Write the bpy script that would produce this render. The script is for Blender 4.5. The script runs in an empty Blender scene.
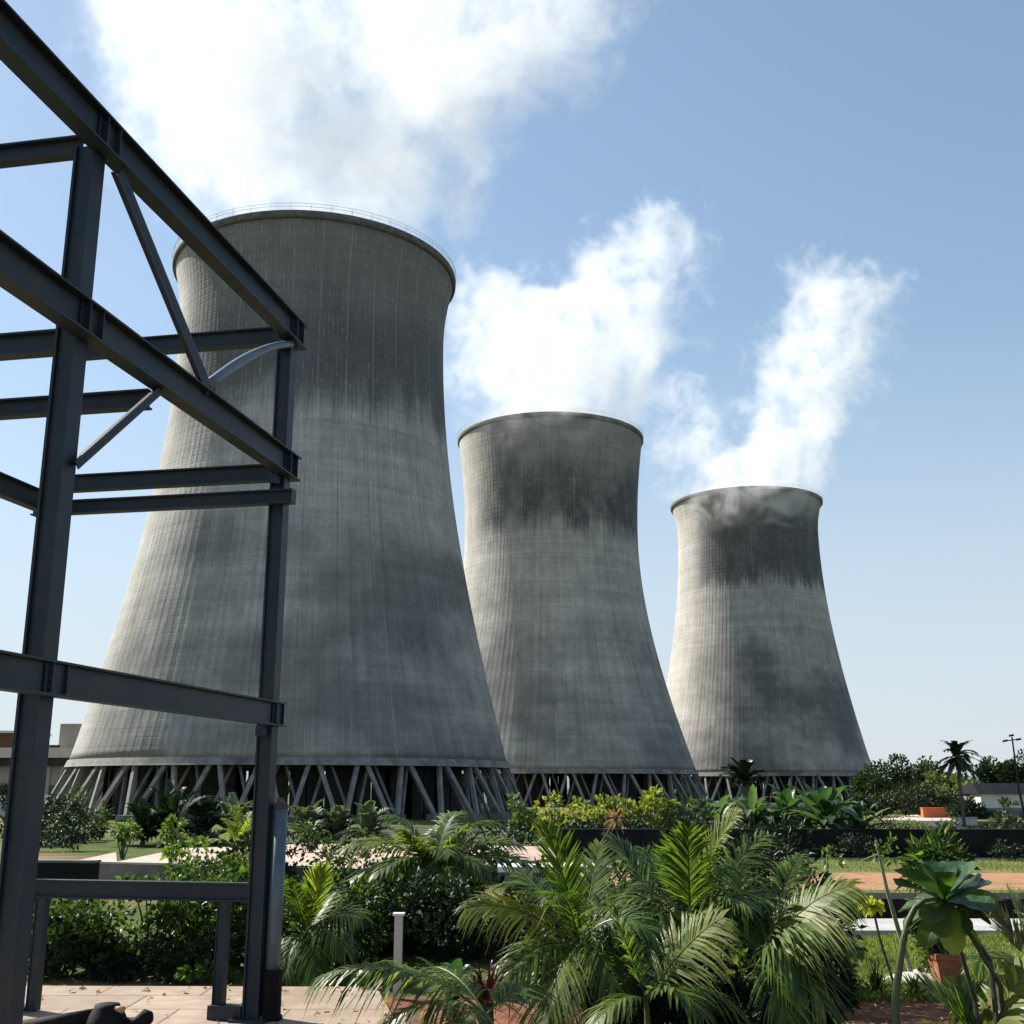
import bpy, math, random
from mathutils import Vector, Matrix, noise as mnoise
R = math.radians
rnd = random.Random(7)

# ---------------------------------------------------------------- camera, sky, sun, exposure
scene = bpy.context.scene
FPX = 1120.0                      # focal length in pixels of a 1024 px frame
PITCH = math.atan(274 / FPX)
EYE = Vector((0, 0, 5.0))
cam_d = bpy.data.cameras.new('camera')
cam = bpy.data.objects.new('camera', cam_d)
scene.collection.objects.link(cam)
cam_d.sensor_width = 36
cam_d.lens = 36 * FPX / 1024
cam_d.clip_start = 0.05
cam_d.clip_end = 12000
cam.location = EYE
cam.rotation_euler = (math.pi / 2 + PITCH, 0, 0)
scene.camera = cam

SUN_AZ, SUN_EL = R(-58), R(40)    # azimuth from +Y towards +X
world = bpy.data.worlds.new("World")
scene.world = world
world.use_nodes = True
wn = world.node_tree
bgn = wn.nodes['Background']
sky = wn.nodes.new('ShaderNodeTexSky')
sky.sky_type = 'NISHITA'
sky.sun_disc = False
sky.sun_elevation = SUN_EL
sky.sun_rotation = SUN_AZ % (2 * math.pi)
sky.air_density = 1.0
sky.dust_density = 0.35
sky.ozone_density = 1.6
gam = wn.nodes.new('ShaderNodeGamma')          # softens the contrast between zenith and horizon
gam.inputs[1].default_value = 0.68
wn.links.new(sky.outputs[0], gam.inputs[0])
tint = wn.nodes.new('ShaderNodeMix'); tint.data_type = 'RGBA'; tint.blend_type = 'MULTIPLY'
tint.inputs[0].default_value = 1.0
tint.inputs[7].default_value = (.935, 1.02, 1.055, 1)
wn.links.new(gam.outputs[0], tint.inputs[6])
tco = wn.nodes.new('ShaderNodeTexCoord')
sxz = wn.nodes.new('ShaderNodeSeparateXYZ')
wn.links.new(tco.outputs['Generated'], sxz.inputs[0])
hz = wn.nodes.new('ShaderNodeMapRange')          # dusty air low over the horizon
hz.interpolation_type = 'SMOOTHSTEP'
wn.links.new(sxz.outputs[2], hz.inputs[0])
for _i, _v in ((1, -.02), (2, .42), (3, .85), (4, 0.0)): hz.inputs[_i].default_value = _v
hmx = wn.nodes.new('ShaderNodeMix'); hmx.data_type = 'RGBA'
wn.links.new(hz.outputs[0], hmx.inputs[0])
wn.links.new(tint.outputs[2], hmx.inputs[6])
hmx.inputs[7].default_value = (2.62, 2.86, 3.12, 1)
wn.links.new(hmx.outputs[2], bgn.inputs[0])
bgn.inputs[1].default_value = 0.122

sun_d = bpy.data.lights.new('sun', 'SUN')
sun_d.energy = 4.6
sun_d.angle = R(0.5)
sun_d.color = (1.0, 0.94, 0.85)
sun = bpy.data.objects.new('sun', sun_d)
scene.collection.objects.link(sun)
SDIR = Vector((math.sin(SUN_AZ) * math.cos(SUN_EL), math.cos(SUN_AZ) * math.cos(SUN_EL), math.sin(SUN_EL)))
sun.rotation_euler = SDIR.to_track_quat('Z', 'Y').to_euler()
sun.location = SDIR * 300

scene.view_settings.view_transform = 'Standard'
scene.view_settings.look = 'None'
scene.view_settings.exposure = 1.08
scene.view_settings.gamma = 1.0
scene.view_settings.use_curve_mapping = False
cy = scene.cycles
cy.max_bounces = 16
cy.diffuse_bounces = 3
cy.glossy_bounces = 2
cy.transmission_bounces = 3
cy.volume_bounces = 14
cy.transparent_max_bounces = 8
cy.volume_step_rate = 0.25
cy.volume_max_steps = 220
cy.use_denoising = True
cy.caustics_reflective = False
cy.caustics_refractive = False
cy.sample_clamp_indirect = 6.0

# ---------------------------------------------------------------- measuring helpers
FWD = Vector((0, math.cos(PITCH), math.sin(PITCH)))
UP = Vector((0, -math.sin(PITCH), math.cos(PITCH)))


def ray(px, py):
    return FWD * FPX + Vector((1, 0, 0)) * (px - 512) + UP * (512 - py)


def at(px, py, Y):
    d = ray(px, py)
    return EYE + d * (Y / d.y)


def sstep(a, b, x):
    t = max(0.0, min(1.0, (x - a) / (b - a)))
    return t * t * (3 - 2 * t)


def tz(x, y):
    """ground height: a garden terrace that falls gently to the towers"""
    return 2.5 * (1 - sstep(52, 112, y))


def on_plane(px, py, z):
    d = ray(px, py)
    return EYE + d * ((z - EYE.z) / d.z)


def on_ground(px, py):
    d = ray(px, py)
    lo, hi = 2.0 / d.y, 900.0 / d.y
    for _ in range(50):
        m = (lo + hi) / 2
        p = EYE + d * m
        if p.z > tz(p.x, p.y):
            lo = m
        else:
            hi = m
    p = EYE + d * lo
    return Vector((p.x, p.y, tz(p.x, p.y)))


# ---------------------------------------------------------------- object helpers
def tag(o, label=None, cat=None, group=None, kind=None):
    if label: o['label'] = label
    if cat: o['category'] = cat
    if group: o['group'] = group
    if kind: o['kind'] = kind
    return o


def thing(name, label, cat, loc=(0, 0, 0), group=None, rotz=0):
    o = bpy.data.objects.new(name, None)
    scene.collection.objects.link(o)
    o.empty_display_size = 0.3
    o.location = loc
    o.rotation_euler = (0, 0, rotz)
    return tag(o, label, cat, group)


class MB:
    def __init__(s):
        s.v, s.f, s.uv = [], [], None

    def quad(s, a, b, c, d):
        n = len(s.v)
        s.v += [a, b, c, d]
        s.f.append((n, n + 1, n + 2, n + 3))

    def box(s, c, ax, ay, az):
        """centre and three half-axis vectors"""
        c = Vector(c)
        n = len(s.v)
        for k in range(8):
            s.v.append(c + ax * (1 if k & 1 else -1) + ay * (1 if k & 2 else -1) + az * (1 if k & 4 else -1))
        for q in ((0, 2, 3, 1), (4, 5, 7, 6), (0, 1, 5, 4), (2, 6, 7, 3), (0, 4, 6, 2), (1, 3, 7, 5)):
            s.f.append(tuple(n + i for i in q))

    def abox(s, x0, x1, y0, y1, z0, z1):
        s.box(((x0 + x1) / 2, (y0 + y1) / 2, (z0 + z1) / 2), Vector(((x1 - x0) / 2, 0, 0)), Vector((0, (y1 - y0) / 2, 0)), Vector((0, 0, (z1 - z0) / 2)))

    def tube(s, pts, rad, n=8, cap=True):
        pts = [Vector(p) for p in pts]
        if not hasattr(rad, '__len__'): rad = [rad] * len(pts)
        base = len(s.v)
        ref = None
        for i, p in enumerate(pts):
            t = (pts[min(i + 1, len(pts) - 1)] - pts[max(i - 1, 0)]).normalized()
            if ref is None:
                ref = Vector((1, 0, 0)) if abs(t.x) < .8 else Vector((0, 1, 0))
            a = (ref - t * ref.dot(t)).normalized()
            b = t.cross(a)
            ref = a
            for k in range(n):
                w = 2 * math.pi * k / n
                s.v.append(p + (a * math.cos(w) + b * math.sin(w)) * rad[i])
        for i in range(len(pts) - 1):
            for k in range(n):
                k2 = (k + 1) % n
                s.f.append((base + i * n + k, base + i * n + k2, base + (i + 1) * n + k2, base + (i + 1) * n + k))
        if cap:
            s.f.append(tuple(base + k for k in reversed(range(n))))
            s.f.append(tuple(base + (len(pts) - 1) * n + k for k in range(n)))

    def lathe(s, c, prof, n=32, closed=False):
        """prof: list of (radius, z)"""
        base = len(s.v)
        m = len(prof)
        for r, z in prof:
            for k in range(n):
                w = 2 * math.pi * k / n
                s.v.append(Vector((c[0] + r * math.cos(w), c[1] + r * math.sin(w), c[2] + z)))
        for i in range(m if closed else m - 1):
            j = (i + 1) % m
            for k in range(n):
                k2 = (k + 1) % n
                s.f.append((base + i * n + k, base + i * n + k2, base + j * n + k2, base + j * n + k))

    def build(s, name, mat, parent=None, smooth=False, origin=None):
        if parent is not None:
            o0 = Vector(parent_world(parent))
        else:
            o0 = Vector(origin) if origin is not None else Vector((0, 0, 0))
        me = bpy.data.meshes.new(name)
        me.from_pydata([tuple(p - o0) for p in s.v], [], s.f)
        me.materials.append(mat)
        if smooth:
            me.polygons.foreach_set('use_smooth', [True] * len(me.polygons))
        me.update()
        o = bpy.data.objects.new(name, me)
        scene.collection.objects.link(o)
        if parent is not None:
            o.parent = parent
        else:
            o.location = o0
        return o


def parent_world(p):
    v = Vector(p.location)
    while p.parent is not None:
        p = p.parent
        v += Vector(p.location)
    return v


# ---------------------------------------------------------------- material helpers
def new_mat(name):
    m = bpy.data.materials.new(name)
    m.use_nodes = True
    nt = m.node_tree
    return m, nt, nt.nodes['Principled BSDF'], nt.nodes['Material Output']


def N(nt, t, **kw):
    n = nt.nodes.new('ShaderNode' + t)
    for k, v in kw.items():
        if k in ('op',):
            n.operation = v
        elif k == 'ins':
            for i, x in v.items(): n.inputs[i].default_value = x
        else:
            setattr(n, k, v)
    return n


def math_(nt, op, a, b=None, c=None, clamp=False):
    n = nt.nodes.new('ShaderNodeMath')
    n.operation = op
    n.use_clamp = clamp
    for i, x in enumerate((a, b, c)):
        if x is None: continue
        if isinstance(x, (int, float)): n.inputs[i].default_value = x
        else: nt.links.new(x, n.inputs[i])
    return n.outputs[0]


def mapr(nt, x, a, b, c=0.0, d=1.0, smooth=False):
    n = nt.nodes.new('ShaderNodeMapRange')
    n.interpolation_type = 'SMOOTHSTEP' if smooth else 'LINEAR'
    nt.links.new(x, n.inputs[0])
    for i, v in enumerate((a, b, c, d)): n.inputs[i + 1].default_value = v
    return n.outputs[0]


def noise_(nt, vec, scale, detail=4, rough=.55, dist=0.0):
    n = nt.nodes.new('ShaderNodeTexNoise')
    if vec is not None: nt.links.new(vec, n.inputs['Vector'])
    n.inputs['Scale'].default_value = scale
    n.inputs['Detail'].default_value = detail
    n.inputs['Roughness'].default_value = rough
    n.inputs['Distortion'].default_value = dist
    return n.outputs[0]


def mixc(nt, f, a, b, mode='MIX'):
    n = nt.nodes.new('ShaderNodeMix')
    n.data_type = 'RGBA'
    n.blend_type = mode
    for s, x in ((n.inputs[0], f), (n.inputs[6], a), (n.inputs[7], b)):
        if isinstance(x, (int, float)): s.default_value = x
        elif isinstance(x, tuple): s.default_value = (x[0], x[1], x[2], 1)
        else: nt.links.new(x, s)
    return n.outputs[2]


def vscale(nt, vec, s):
    n = nt.nodes.new('ShaderNodeVectorMath')
    n.operation = 'MULTIPLY'
    nt.links.new(vec, n.inputs[0])
    n.inputs[1].default_value = s
    return n.outputs[0]


def bump(nt, h, bsdf, strength=.3, dist=.05):
    b = nt.nodes.new('ShaderNodeBump')
    b.inputs['Strength'].default_value = strength
    b.inputs['Distance'].default_value = dist
    nt.links.new(h, b.inputs['Height'])
    nt.links.new(b.outputs[0], bsdf.inputs['Normal'])


def objco(nt):
    return nt.nodes.new('ShaderNodeTexCoord').outputs['Object']


def rough_mat(name, c1, c2, scale=3, detail=5, rough=.8, bstr=.3, bdist=.02, spec=.3, c3=None, s3=.4):
    m, nt, b, out = new_mat(name)
    co = objco(nt)
    f = mapr(nt, noise_(nt, co, scale, detail, .6), .35, .65)
    col = mixc(nt, f, c1, c2)
    if c3:
        g = mapr(nt, noise_(nt, co, s3, 4, .6), .5, .68)
        col = mixc(nt, g, col, c3)
    nt.links.new(col, b.inputs['Base Color'])
    b.inputs['Roughness'].default_value = rough
    b.inputs['Specular IOR Level'].default_value = spec
    bump(nt, noise_(nt, co, scale * 4, 4, .6), b, bstr, bdist)
    return m


def leaf_mat(name, cols, trans=.3, rough=.42, tcol=None, spec=.28):
    """cols: dark..light colours, one picked per leaf"""
    m, nt, b, out = new_mat(name)
    geo = nt.nodes.new('ShaderNodeNewGeometry')
    rp = nt.nodes.new('ShaderNodeValToRGB')
    oi = nt.nodes.new('ShaderNodeObjectInfo')
    nt.links.new(math_(nt, 'FRACT', math_(nt, 'ADD', geo.outputs['Random Per Island'], oi.outputs['Random'])), rp.inputs[0])
    el = rp.color_ramp.elements
    while len(el) < len(cols): el.new(.5)
    for i, c in enumerate(cols):
        el[i].position = i / max(1, len(cols) - 1)
        el[i].color = (c[0], c[1], c[2], 1)
    co = objco(nt)
    v = mapr(nt, noise_(nt, co, 2.2, 3, .6), .3, .7, .72, 1.25)
    hs = nt.nodes.new('ShaderNodeHueSaturation')
    nt.links.new(v, hs.inputs['Value'])
    nt.links.new(rp.outputs[0], hs.inputs['Color'])
    nt.links.new(hs.outputs[0], b.inputs['Base Color'])
    b.inputs['Roughness'].default_value = rough
    b.inputs['Specular IOR Level'].default_value = spec
    tr = nt.nodes.new('ShaderNodeBsdfTranslucent')
    tc = mixc(nt, 1.0, hs.outputs[0], (1.25, 1.35, .55) if tcol is None else tcol, 'MULTIPLY')
    g = nt.nodes.new('ShaderNodeVectorMath'); g.operation = 'SCALE'
    nt.links.new(tc, g.inputs[0]); g.inputs['Scale'].default_value = 2.1
    nt.links.new(g.outputs[0], tr.inputs[0])
    mx = nt.nodes.new('ShaderNodeMixShader')
    mx.inputs[0].default_value = trans
    nt.links.new(b.outputs[0], mx.inputs[1])
    nt.links.new(tr.outputs[0], mx.inputs[2])
    nt.links.new(mx.outputs[0], out.inputs[0])
    return m


M = {}
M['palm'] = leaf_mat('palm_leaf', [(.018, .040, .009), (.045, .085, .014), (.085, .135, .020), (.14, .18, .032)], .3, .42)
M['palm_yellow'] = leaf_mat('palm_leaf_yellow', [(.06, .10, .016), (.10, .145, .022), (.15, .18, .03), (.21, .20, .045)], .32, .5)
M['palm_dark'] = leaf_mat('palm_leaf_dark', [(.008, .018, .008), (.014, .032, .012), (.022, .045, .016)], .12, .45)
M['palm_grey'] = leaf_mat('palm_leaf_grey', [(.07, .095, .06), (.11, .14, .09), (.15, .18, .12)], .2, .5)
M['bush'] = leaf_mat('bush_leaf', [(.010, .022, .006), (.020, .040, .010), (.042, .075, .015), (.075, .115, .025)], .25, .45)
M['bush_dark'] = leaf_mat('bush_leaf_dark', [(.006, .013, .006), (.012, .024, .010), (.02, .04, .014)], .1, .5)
M['bush_bright'] = leaf_mat('bush_leaf_bright', [(.035, .065, .014), (.065, .11, .022), (.11, .165, .04)], .3, .45)
M['croton'] = leaf_mat('croton_leaf', [(.04, .07, .015), (.13, .16, .03), (.24, .25, .06), (.20, .15, .04)], .3, .4)
M['broad'] = leaf_mat('broad_leaf', [(.02, .05, .018), (.035, .08, .025), (.06, .12, .035)], .2, .35)
M['agave'] = leaf_mat('agave_leaf', [(.018, .045, .022), (.04, .085, .04), (.09, .14, .075)], .2, .4)
M['red'] = leaf_mat('cordyline_leaf', [(.035, .010, .008), (.08, .022, .014), (.14, .05, .025)], .2, .4, (1.3, .6, .4))
M['dry'] = leaf_mat('dry_leaf', [(.16, .09, .045), (.26, .17, .09), (.38, .27, .16)], .25, .6, (1.1, .9, .6))
M['yellow_green'] = leaf_mat('yellow_green_leaf', [(.10, .16, .02), (.16, .22, .03), (.2, .24, .04)], .35, .4)
M['yellow'] = leaf_mat('yellow_leaf', [(.24, .30, .03), (.36, .40, .045), (.42, .40, .05)], .35, .5, (1.0, .95, .3))
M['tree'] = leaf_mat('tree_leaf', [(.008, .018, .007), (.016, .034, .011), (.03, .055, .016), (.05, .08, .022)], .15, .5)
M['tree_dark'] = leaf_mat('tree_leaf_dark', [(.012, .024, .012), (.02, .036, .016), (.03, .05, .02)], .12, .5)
M['olive'] = leaf_mat('olive_leaf', [(.07, .09, .03), (.11, .13, .045), (.15, .16, .06)], .2, .5)
M['grass_blade'] = leaf_mat('grass_blade', [(.06, .09, .018), (.10, .135, .03), (.15, .175, .045), (.20, .205, .07)], .3, .5)
M['bark'] = rough_mat('bark', (.06, .05, .04), (.14, .12, .09), 6, bstr=.6)
M['stalk'] = rough_mat('green_stalk', (.05, .08, .03), (.09, .12, .05), 5, rough=.5)
M['stalk_dark'] = rough_mat('dark_stalk', (.03, .035, .025), (.06, .065, .045), 9, rough=.6)
M['pale_stalk'] = rough_mat('pale_stalk', (.16, .19, .11), (.26, .28, .18), 8, rough=.6)
M['steel'] = rough_mat('painted_steel', (.011, .020, .030), (.019, .032, .044), 2.5, rough=.5, bstr=.15, bdist=.006, spec=.3, c3=(.030, .034, .036), s3=2.3)
M['galv'] = rough_mat('pale_steel', (.06, .09, .11), (.10, .13, .155), 4, rough=.45, spec=.5, bstr=.08)
M['bolt'] = rough_mat('bolt_steel', (.02, .025, .03), (.04, .045, .05), 8, rough=.5)
M['leg'] = rough_mat('leg_concrete', (.15, .145, .135), (.25, .24, .22), .8, bstr=.3, c3=(.09, .088, .083), s3=.25)
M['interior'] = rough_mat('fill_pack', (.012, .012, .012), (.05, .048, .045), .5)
M['conc'] = rough_mat('grey_concrete', (.13, .13, .125), (.2, .195, .185), 1.5, c3=(.09, .09, .085), s3=.5)
M['conc_pale'] = rough_mat('pale_concrete', (.33, .32, .30), (.42, .41, .38), 2.5, c3=(.42, .4, .36), s3=.7)
M['pink'] = rough_mat('pink_screed', (.40, .30, .235), (.49, .38, .305), .7, c3=(.34, .245, .19), s3=.3)
M['black_wall'] = rough_mat('black_wall', (.010, .011, .011), (.018, .019, .018), .8, rough=.9, spec=.1)
M['white'] = rough_mat('white_paint', (.66, .68, .68), (.76, .77, .76), 4, rough=.6)
M['terracotta'] = rough_mat('terracotta', (.22, .085, .045), (.33, .13, .07), 6, c3=(.36, .22, .15), s3=3)
M['orange'] = rough_mat('orange_wall', (.55, .13, .05), (.62, .18, .07), .6)
M['stone_pale'] = rough_mat('pale_stone', (.45, .43, .38), (.6, .58, .52), 5, bstr=.6)
M['valve'] = rough_mat('cast_iron', (.004, .004, .005), (.008, .008, .009), 6, rough=.75, spec=.2)
M['tan'] = rough_mat('tan_cap', (.42, .24, .12), (.5, .3, .16), 9)
M['pinkflower'] = rough_mat('pink_petal', (.6, .33, .27), (.7, .42, .34), 20)
M['wall_cream'] = rough_mat('cream_render', (.42, .38, .33), (.5, .46, .4), .3)
M['wall_grey'] = rough_mat('grey_cladding', (.26, .24, .21), (.32, .30, .26), .2)
M['wall_dark'] = rough_mat('dark_recess', (.025, .023, .02), (.05, .045, .04), .5)
M['roof_dark'] = rough_mat('dark_roof', (.014, .016, .018), (.022, .024, .027), .4, spec=.03)
M['brown'] = rough_mat('brown_fascia', (.12, .06, .035), (.17, .09, .05), .4)
M['wall_white'] = rough_mat('white_render', (.5, .5, .47), (.6, .6, .56), .4)
M['glass'] = rough_mat('window_glass', (.02, .025, .03), (.03, .035, .04), .4, rough=.15, spec=.6)


# ground
def ground_mat():
    m, nt, b, out = new_mat('ground_grass')
    co = objco(nt)
    f = mapr(nt, noise_(nt, co, .35, 6, .65), .35, .65)
    col = mixc(nt, f, (.055, .095, .02), (.13, .155, .04))
    f2 = mapr(nt, noise_(nt, co, 5, 5, .7), .3, .7)
    col = mixc(nt, f2, col, mixc(nt, .5, col, (.03, .045, .012)))
    f3 = mapr(nt, noise_(nt, co, .09, 4, .6), .52, .62)
    col = mixc(nt, f3, col, (.22, .15, .085))
    nt.links.new(col, b.inputs['Base Color'])
    b.inputs['Roughness'].default_value = .95
    b.inputs['Specular IOR Level'].default_value = .1
    bump(nt, noise_(nt, co, 14, 6, .7), b, .8, .08)
    return m


M['ground'] = ground_mat()
M['clay'] = rough_mat('clay_path', (.27, .13, .06), (.37, .20, .10), 1.6, 8, c3=(.17, .14, .05), s3=.5, bstr=.5)
M['soil'] = rough_mat('red_soil', (.15, .055, .025), (.27, .11, .055), 5, 8, .95, 1.0, .06, c3=(.07, .035, .02), s3=2.0)
M['dust'] = rough_mat('dusty_path', (.46, .35, .27), (.56, .44, .35), .2)
M['moss'] = rough_mat('short_grass', (.055, .08, .02), (.12, .135, .04), 1.6, 8, c3=(.2, .14, .06), s3=.6, bstr=.8)
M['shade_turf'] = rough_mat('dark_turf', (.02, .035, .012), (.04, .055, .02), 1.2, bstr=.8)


def paving_mat():
    m, nt, b, out = new_mat('tan_paving')
    co = objco(nt)
    br = nt.nodes.new('ShaderNodeTexBrick')
    nt.links.new(co, br.inputs['Vector'])
    br.inputs['Scale'].default_value = 1
    br.inputs['Brick Width'].default_value = 1.25
    br.inputs['Row Height'].default_value = .85
    br.inputs['Mortar Size'].default_value = .012
    br.inputs['Color1'].default_value = (.29, .215, .155, 1)
    br.inputs['Color2'].default_value = (.37, .285, .21, 1)
    br.inputs['Mortar'].default_value = (.05, .04, .03, 1)
    f = mapr(nt, noise_(nt, co, 3, 8, .65), .3, .7, .72, 1.12)
    hs = nt.nodes.new('ShaderNodeHueSaturation')
    nt.links.new(br.outputs[0], hs.inputs['Color'])
    nt.links.new(f, hs.inputs['Value'])
    st = mapr(nt, noise_(nt, co, 1.1, 8, .75), .46, .64, 0, .75)
    col = mixc(nt, st, hs.outputs[0], (.22, .15, .10))
    nt.links.new(col, b.inputs['Base Color'])
    b.inputs['Roughness'].default_value = .85
    bump(nt, math_(nt, 'ADD', math_(nt, 'MULTIPLY', br.outputs[1], -1.0), math_(nt, 'MULTIPLY', noise_(nt, co, 30, 5, .6), .4)), b, .5, .01)
    return m


M['paving'] = paving_mat()


# ---------------------------------------------------------------- tower concrete
def tower_mat(name, H, band, seed, low_dark=(0, 0, 0), soot=(.4, .38), lit_edge=.355, base=(.372, .356, .326)):
    """UV: u = fraction round the shell, v = height in metres.
    band = (z0, z1, strength, width of soft edge): the sooty stained ring under the rim"""
    m, nt, b, out = new_mat(name)
    uv = nt.nodes.new('ShaderNodeUVMap').outputs[0]
    sp = nt.nodes.new('ShaderNodeSeparateXYZ')
    nt.links.new(uv, sp.inputs[0])
    u, v = sp.outputs[0], sp.outputs[1]

    def vec(sx, sy, off=0.0):
        c = nt.nodes.new('ShaderNodeCombineXYZ')
        nt.links.new(math_(nt, 'MULTIPLY', u, sx), c.inputs[0])
        nt.links.new(math_(nt, 'MULTIPLY', v, sy), c.inputs[1])
        c.inputs[2].default_value = seed * 7.3 + off
        return c.outputs[0]

    def line(x, per, w, dx=0.0):
        """1 on a thin line at every integer of x*per"""
        fr = math_(nt, 'FRACT', math_(nt, 'ADD', math_(nt, 'MULTIPLY', x, per), dx + 50.0))
        d = math_(nt, 'ABSOLUTE', math_(nt, 'SUBTRACT', fr, .5))
        return mapr(nt, d, .5 - w, .5, 0, 1)
    # mottling and courses
    big = noise_(nt, vec(14, .05), 1, 5, .6)
    mid = noise_(nt, vec(60, .22, 3), 1, 6, .65)
    fine = noise_(nt, vec(500, 2.0, 5), 1, 5, .7)
    courses = noise_(nt, vec(5, .42, 9), 1, 3, .6)          # broad horizontal lifts of differing tone
    course2 = noise_(nt, vec(2, 1.6, 19), 1, 2, .5)
    streak = noise_(nt, vec(240, .03, 13), 1, 4, .6)
    streak2 = noise_(nt, vec(900, .05, 17), 1, 3, .6)
    col = mixc(nt, mapr(nt, big, .35, .65), tuple(x * .88 for x in base), tuple(x * 1.1 for x in base))
    for src, lo, hi, a, c in ((mid, .3, .7, .80, 1.14), (courses, .3, .7, .86, 1.12), (course2, .3, .7, .94, 1.06), (streak, .3, .7, .84, 1.13), (streak2, .35, .65, .9, 1.09), (fine, .3, .7, .86, 1.13)):
        k = mapr(nt, src, lo, hi, a, c)
        cc = nt.nodes.new('ShaderNodeCombineXYZ')
        for i in range(3): nt.links.new(k, cc.inputs[i])
        col = mixc(nt, 1.0, col, cc.outputs[0], 'MULTIPLY')
    # formwork grid
    hl = line(v, 1 / 1.35, .13)
    vl = line(u, 132, .08)
    hl_f = math_(nt, 'MULTIPLY', hl, mapr(nt, noise_(nt, vec(30, .5, 21), 1, 4, .6), .38, .6, .10, .5))
    vl_f = math_(nt, 'MULTIPLY', vl, mapr(nt, noise_(nt, vec(80, .08, 23), 1, 4, .6), .4, .6, .03, .5))
    grid = math_(nt, 'MULTIPLY', math_(nt, 'MAXIMUM', hl_f, vl_f), mapr(nt, v, 45, 80, .5, 1.25))
    col = mixc(nt, grid, col, tuple(x * .52 for x in base))
    # sooty ring under the rim, ragged lower and upper edge, drips
    wob = math_(nt, 'MULTIPLY', math_(nt, 'SUBTRACT', noise_(nt, vec(22, .03, 31), 1, 5, .65), .5), 16.0)
    wob2 = math_(nt, 'MULTIPLY', math_(nt, 'SUBTRACT', noise_(nt, vec(420, .05, 33), 1, 4, .6), .5), 9.0)
    vv = math_(nt, 'ADD', v, math_(nt, 'ADD', wob, wob2))
    z0, z1, st, soft = band
    inb = math_(nt, 'MULTIPLY', mapr(nt, vv, z0 - soft, z0 + soft, 0, 1, True), mapr(nt, vv, z1 - soft * 1.8, z1 + soft * 1.8, 1, 0, True))
    patch = mapr(nt, noise_(nt, vec(26, .09, 35), 1, 5, .65), .34, .56, soot[0], 1)
    shade_side = math_(nt, 'MULTIPLY', mapr(nt, math_(nt, 'ADD', u, math_(nt, 'MULTIPLY', wob2, .002)), lit_edge - .035, lit_edge + .035, 0, 1, True), mapr(nt, u, .84, .9, 1, 0, True))  # mask split at the sun's terminator: soot kept to the shaded side
    inb = math_(nt, 'MULTIPLY', math_(nt, 'MULTIPLY', math_(nt, 'MULTIPLY', inb, patch), st), shade_side, clamp=True)
    col = mixc(nt, inb, col, (.052, .055, .06))
    # the same grid shows pale inside the soot
    pale = math_(nt, 'MULTIPLY', inb, math_(nt, 'MULTIPLY', math_(nt, 'MAXIMUM', line(v, 1 / 1.35, .16, .4), line(u, 264, .14, .3)), mapr(nt, fine, .42, .6)))
    col = mixc(nt, math_(nt, 'MULTIPLY', pale, .45), col, tuple(x * .8 for x in base))
    # top grime above the ring
    top = math_(nt, 'MULTIPLY', math_(nt, 'MULTIPLY', shade_side, .999), mapr(nt, vv, z0 - 5, z0 + 7, 0, soot[1], True))
    col = mixc(nt, top, col, (.09, .09, .088))
    # dark patch lower down
    if low_dark[2] > 0:
        ld = math_(nt, 'MULTIPLY', mapr(nt, vv, low_dark[0] - 7, low_dark[0] + 3, 0, 1, True), mapr(nt, vv, low_dark[1] - 4, low_dark[1] + 7, 1, 0, True))
        ld = math_(nt, 'MULTIPLY', ld, mapr(nt, noise_(nt, vec(9, .05, 41), 1, 4, .6), .40, .6, .1, 1))
        ld = math_(nt, 'MULTIPLY', ld, shade_side)
        col = mixc(nt, math_(nt, 'MULTIPLY', ld, low_dark[2]), col, (.07, .074, .078))
    # sunlit side: sunlight put into the colour as a paler tone
    col = mixc(nt, math_(nt, 'MULTIPLY', math_(nt, 'SUBTRACT', 1.0, shade_side), .22), col, (.47, .45, .41))
    # lime runs: thin pale vertical dashes and a few long joints
    dash = math_(nt, 'MULTIPLY', line(u, 198, .055, .2), mapr(nt, noise_(nt, vec(198, .55, 51), 1, 3, .7), .53, .66))
    col = mixc(nt, math_(nt, 'MULTIPLY', dash, mapr(nt, v, 20, H * .7, .45, 1.0)), col, (.52, .5, .46))
    sp_ = math_(nt, 'MULTIPLY', mapr(nt, noise_(nt, vec(1500, 4.0, 53), 1, 2, .5), .70, .74), mapr(nt, v, 10, H, .25, .8))
    col = mixc(nt, sp_, col, (.55, .53, .5))
    joint = math_(nt, 'MULTIPLY', line(u, 33, .018, .35), mapr(nt, noise_(nt, vec(33, .06, 55), 1, 3, .6), .4, .55))
    col = mixc(nt, math_(nt, 'MULTIPLY', joint, .6), col, (.45, .43, .39))
    jd = math_(nt, 'MULTIPLY', line(u, 33, .012, .62), mapr(nt, noise_(nt, vec(33, .05, 57), 1, 3, .6), .42, .56))
    col = mixc(nt, math_(nt, 'MULTIPLY', jd, .75), col, (.08, .08, .08))
    nt.links.new(col, b.inputs['Base Color'])
    b.inputs['Roughness'].default_value = .9
    b.inputs['Specular IOR Level'].default_value = .15
    h = math_(nt, 'ADD', math_(nt, 'MULTIPLY', grid, -1.0), math_(nt, 'ADD', math_(nt, 'MULTIPLY', joint, 1.5), math_(nt, 'MULTIPLY', mid, 1.2)))
    h = math_(nt, 'ADD', h, math_(nt, 'MULTIPLY', line(u, 132, .3), .5))
    bump(nt, h, b, .34, .2)
    return m


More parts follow.
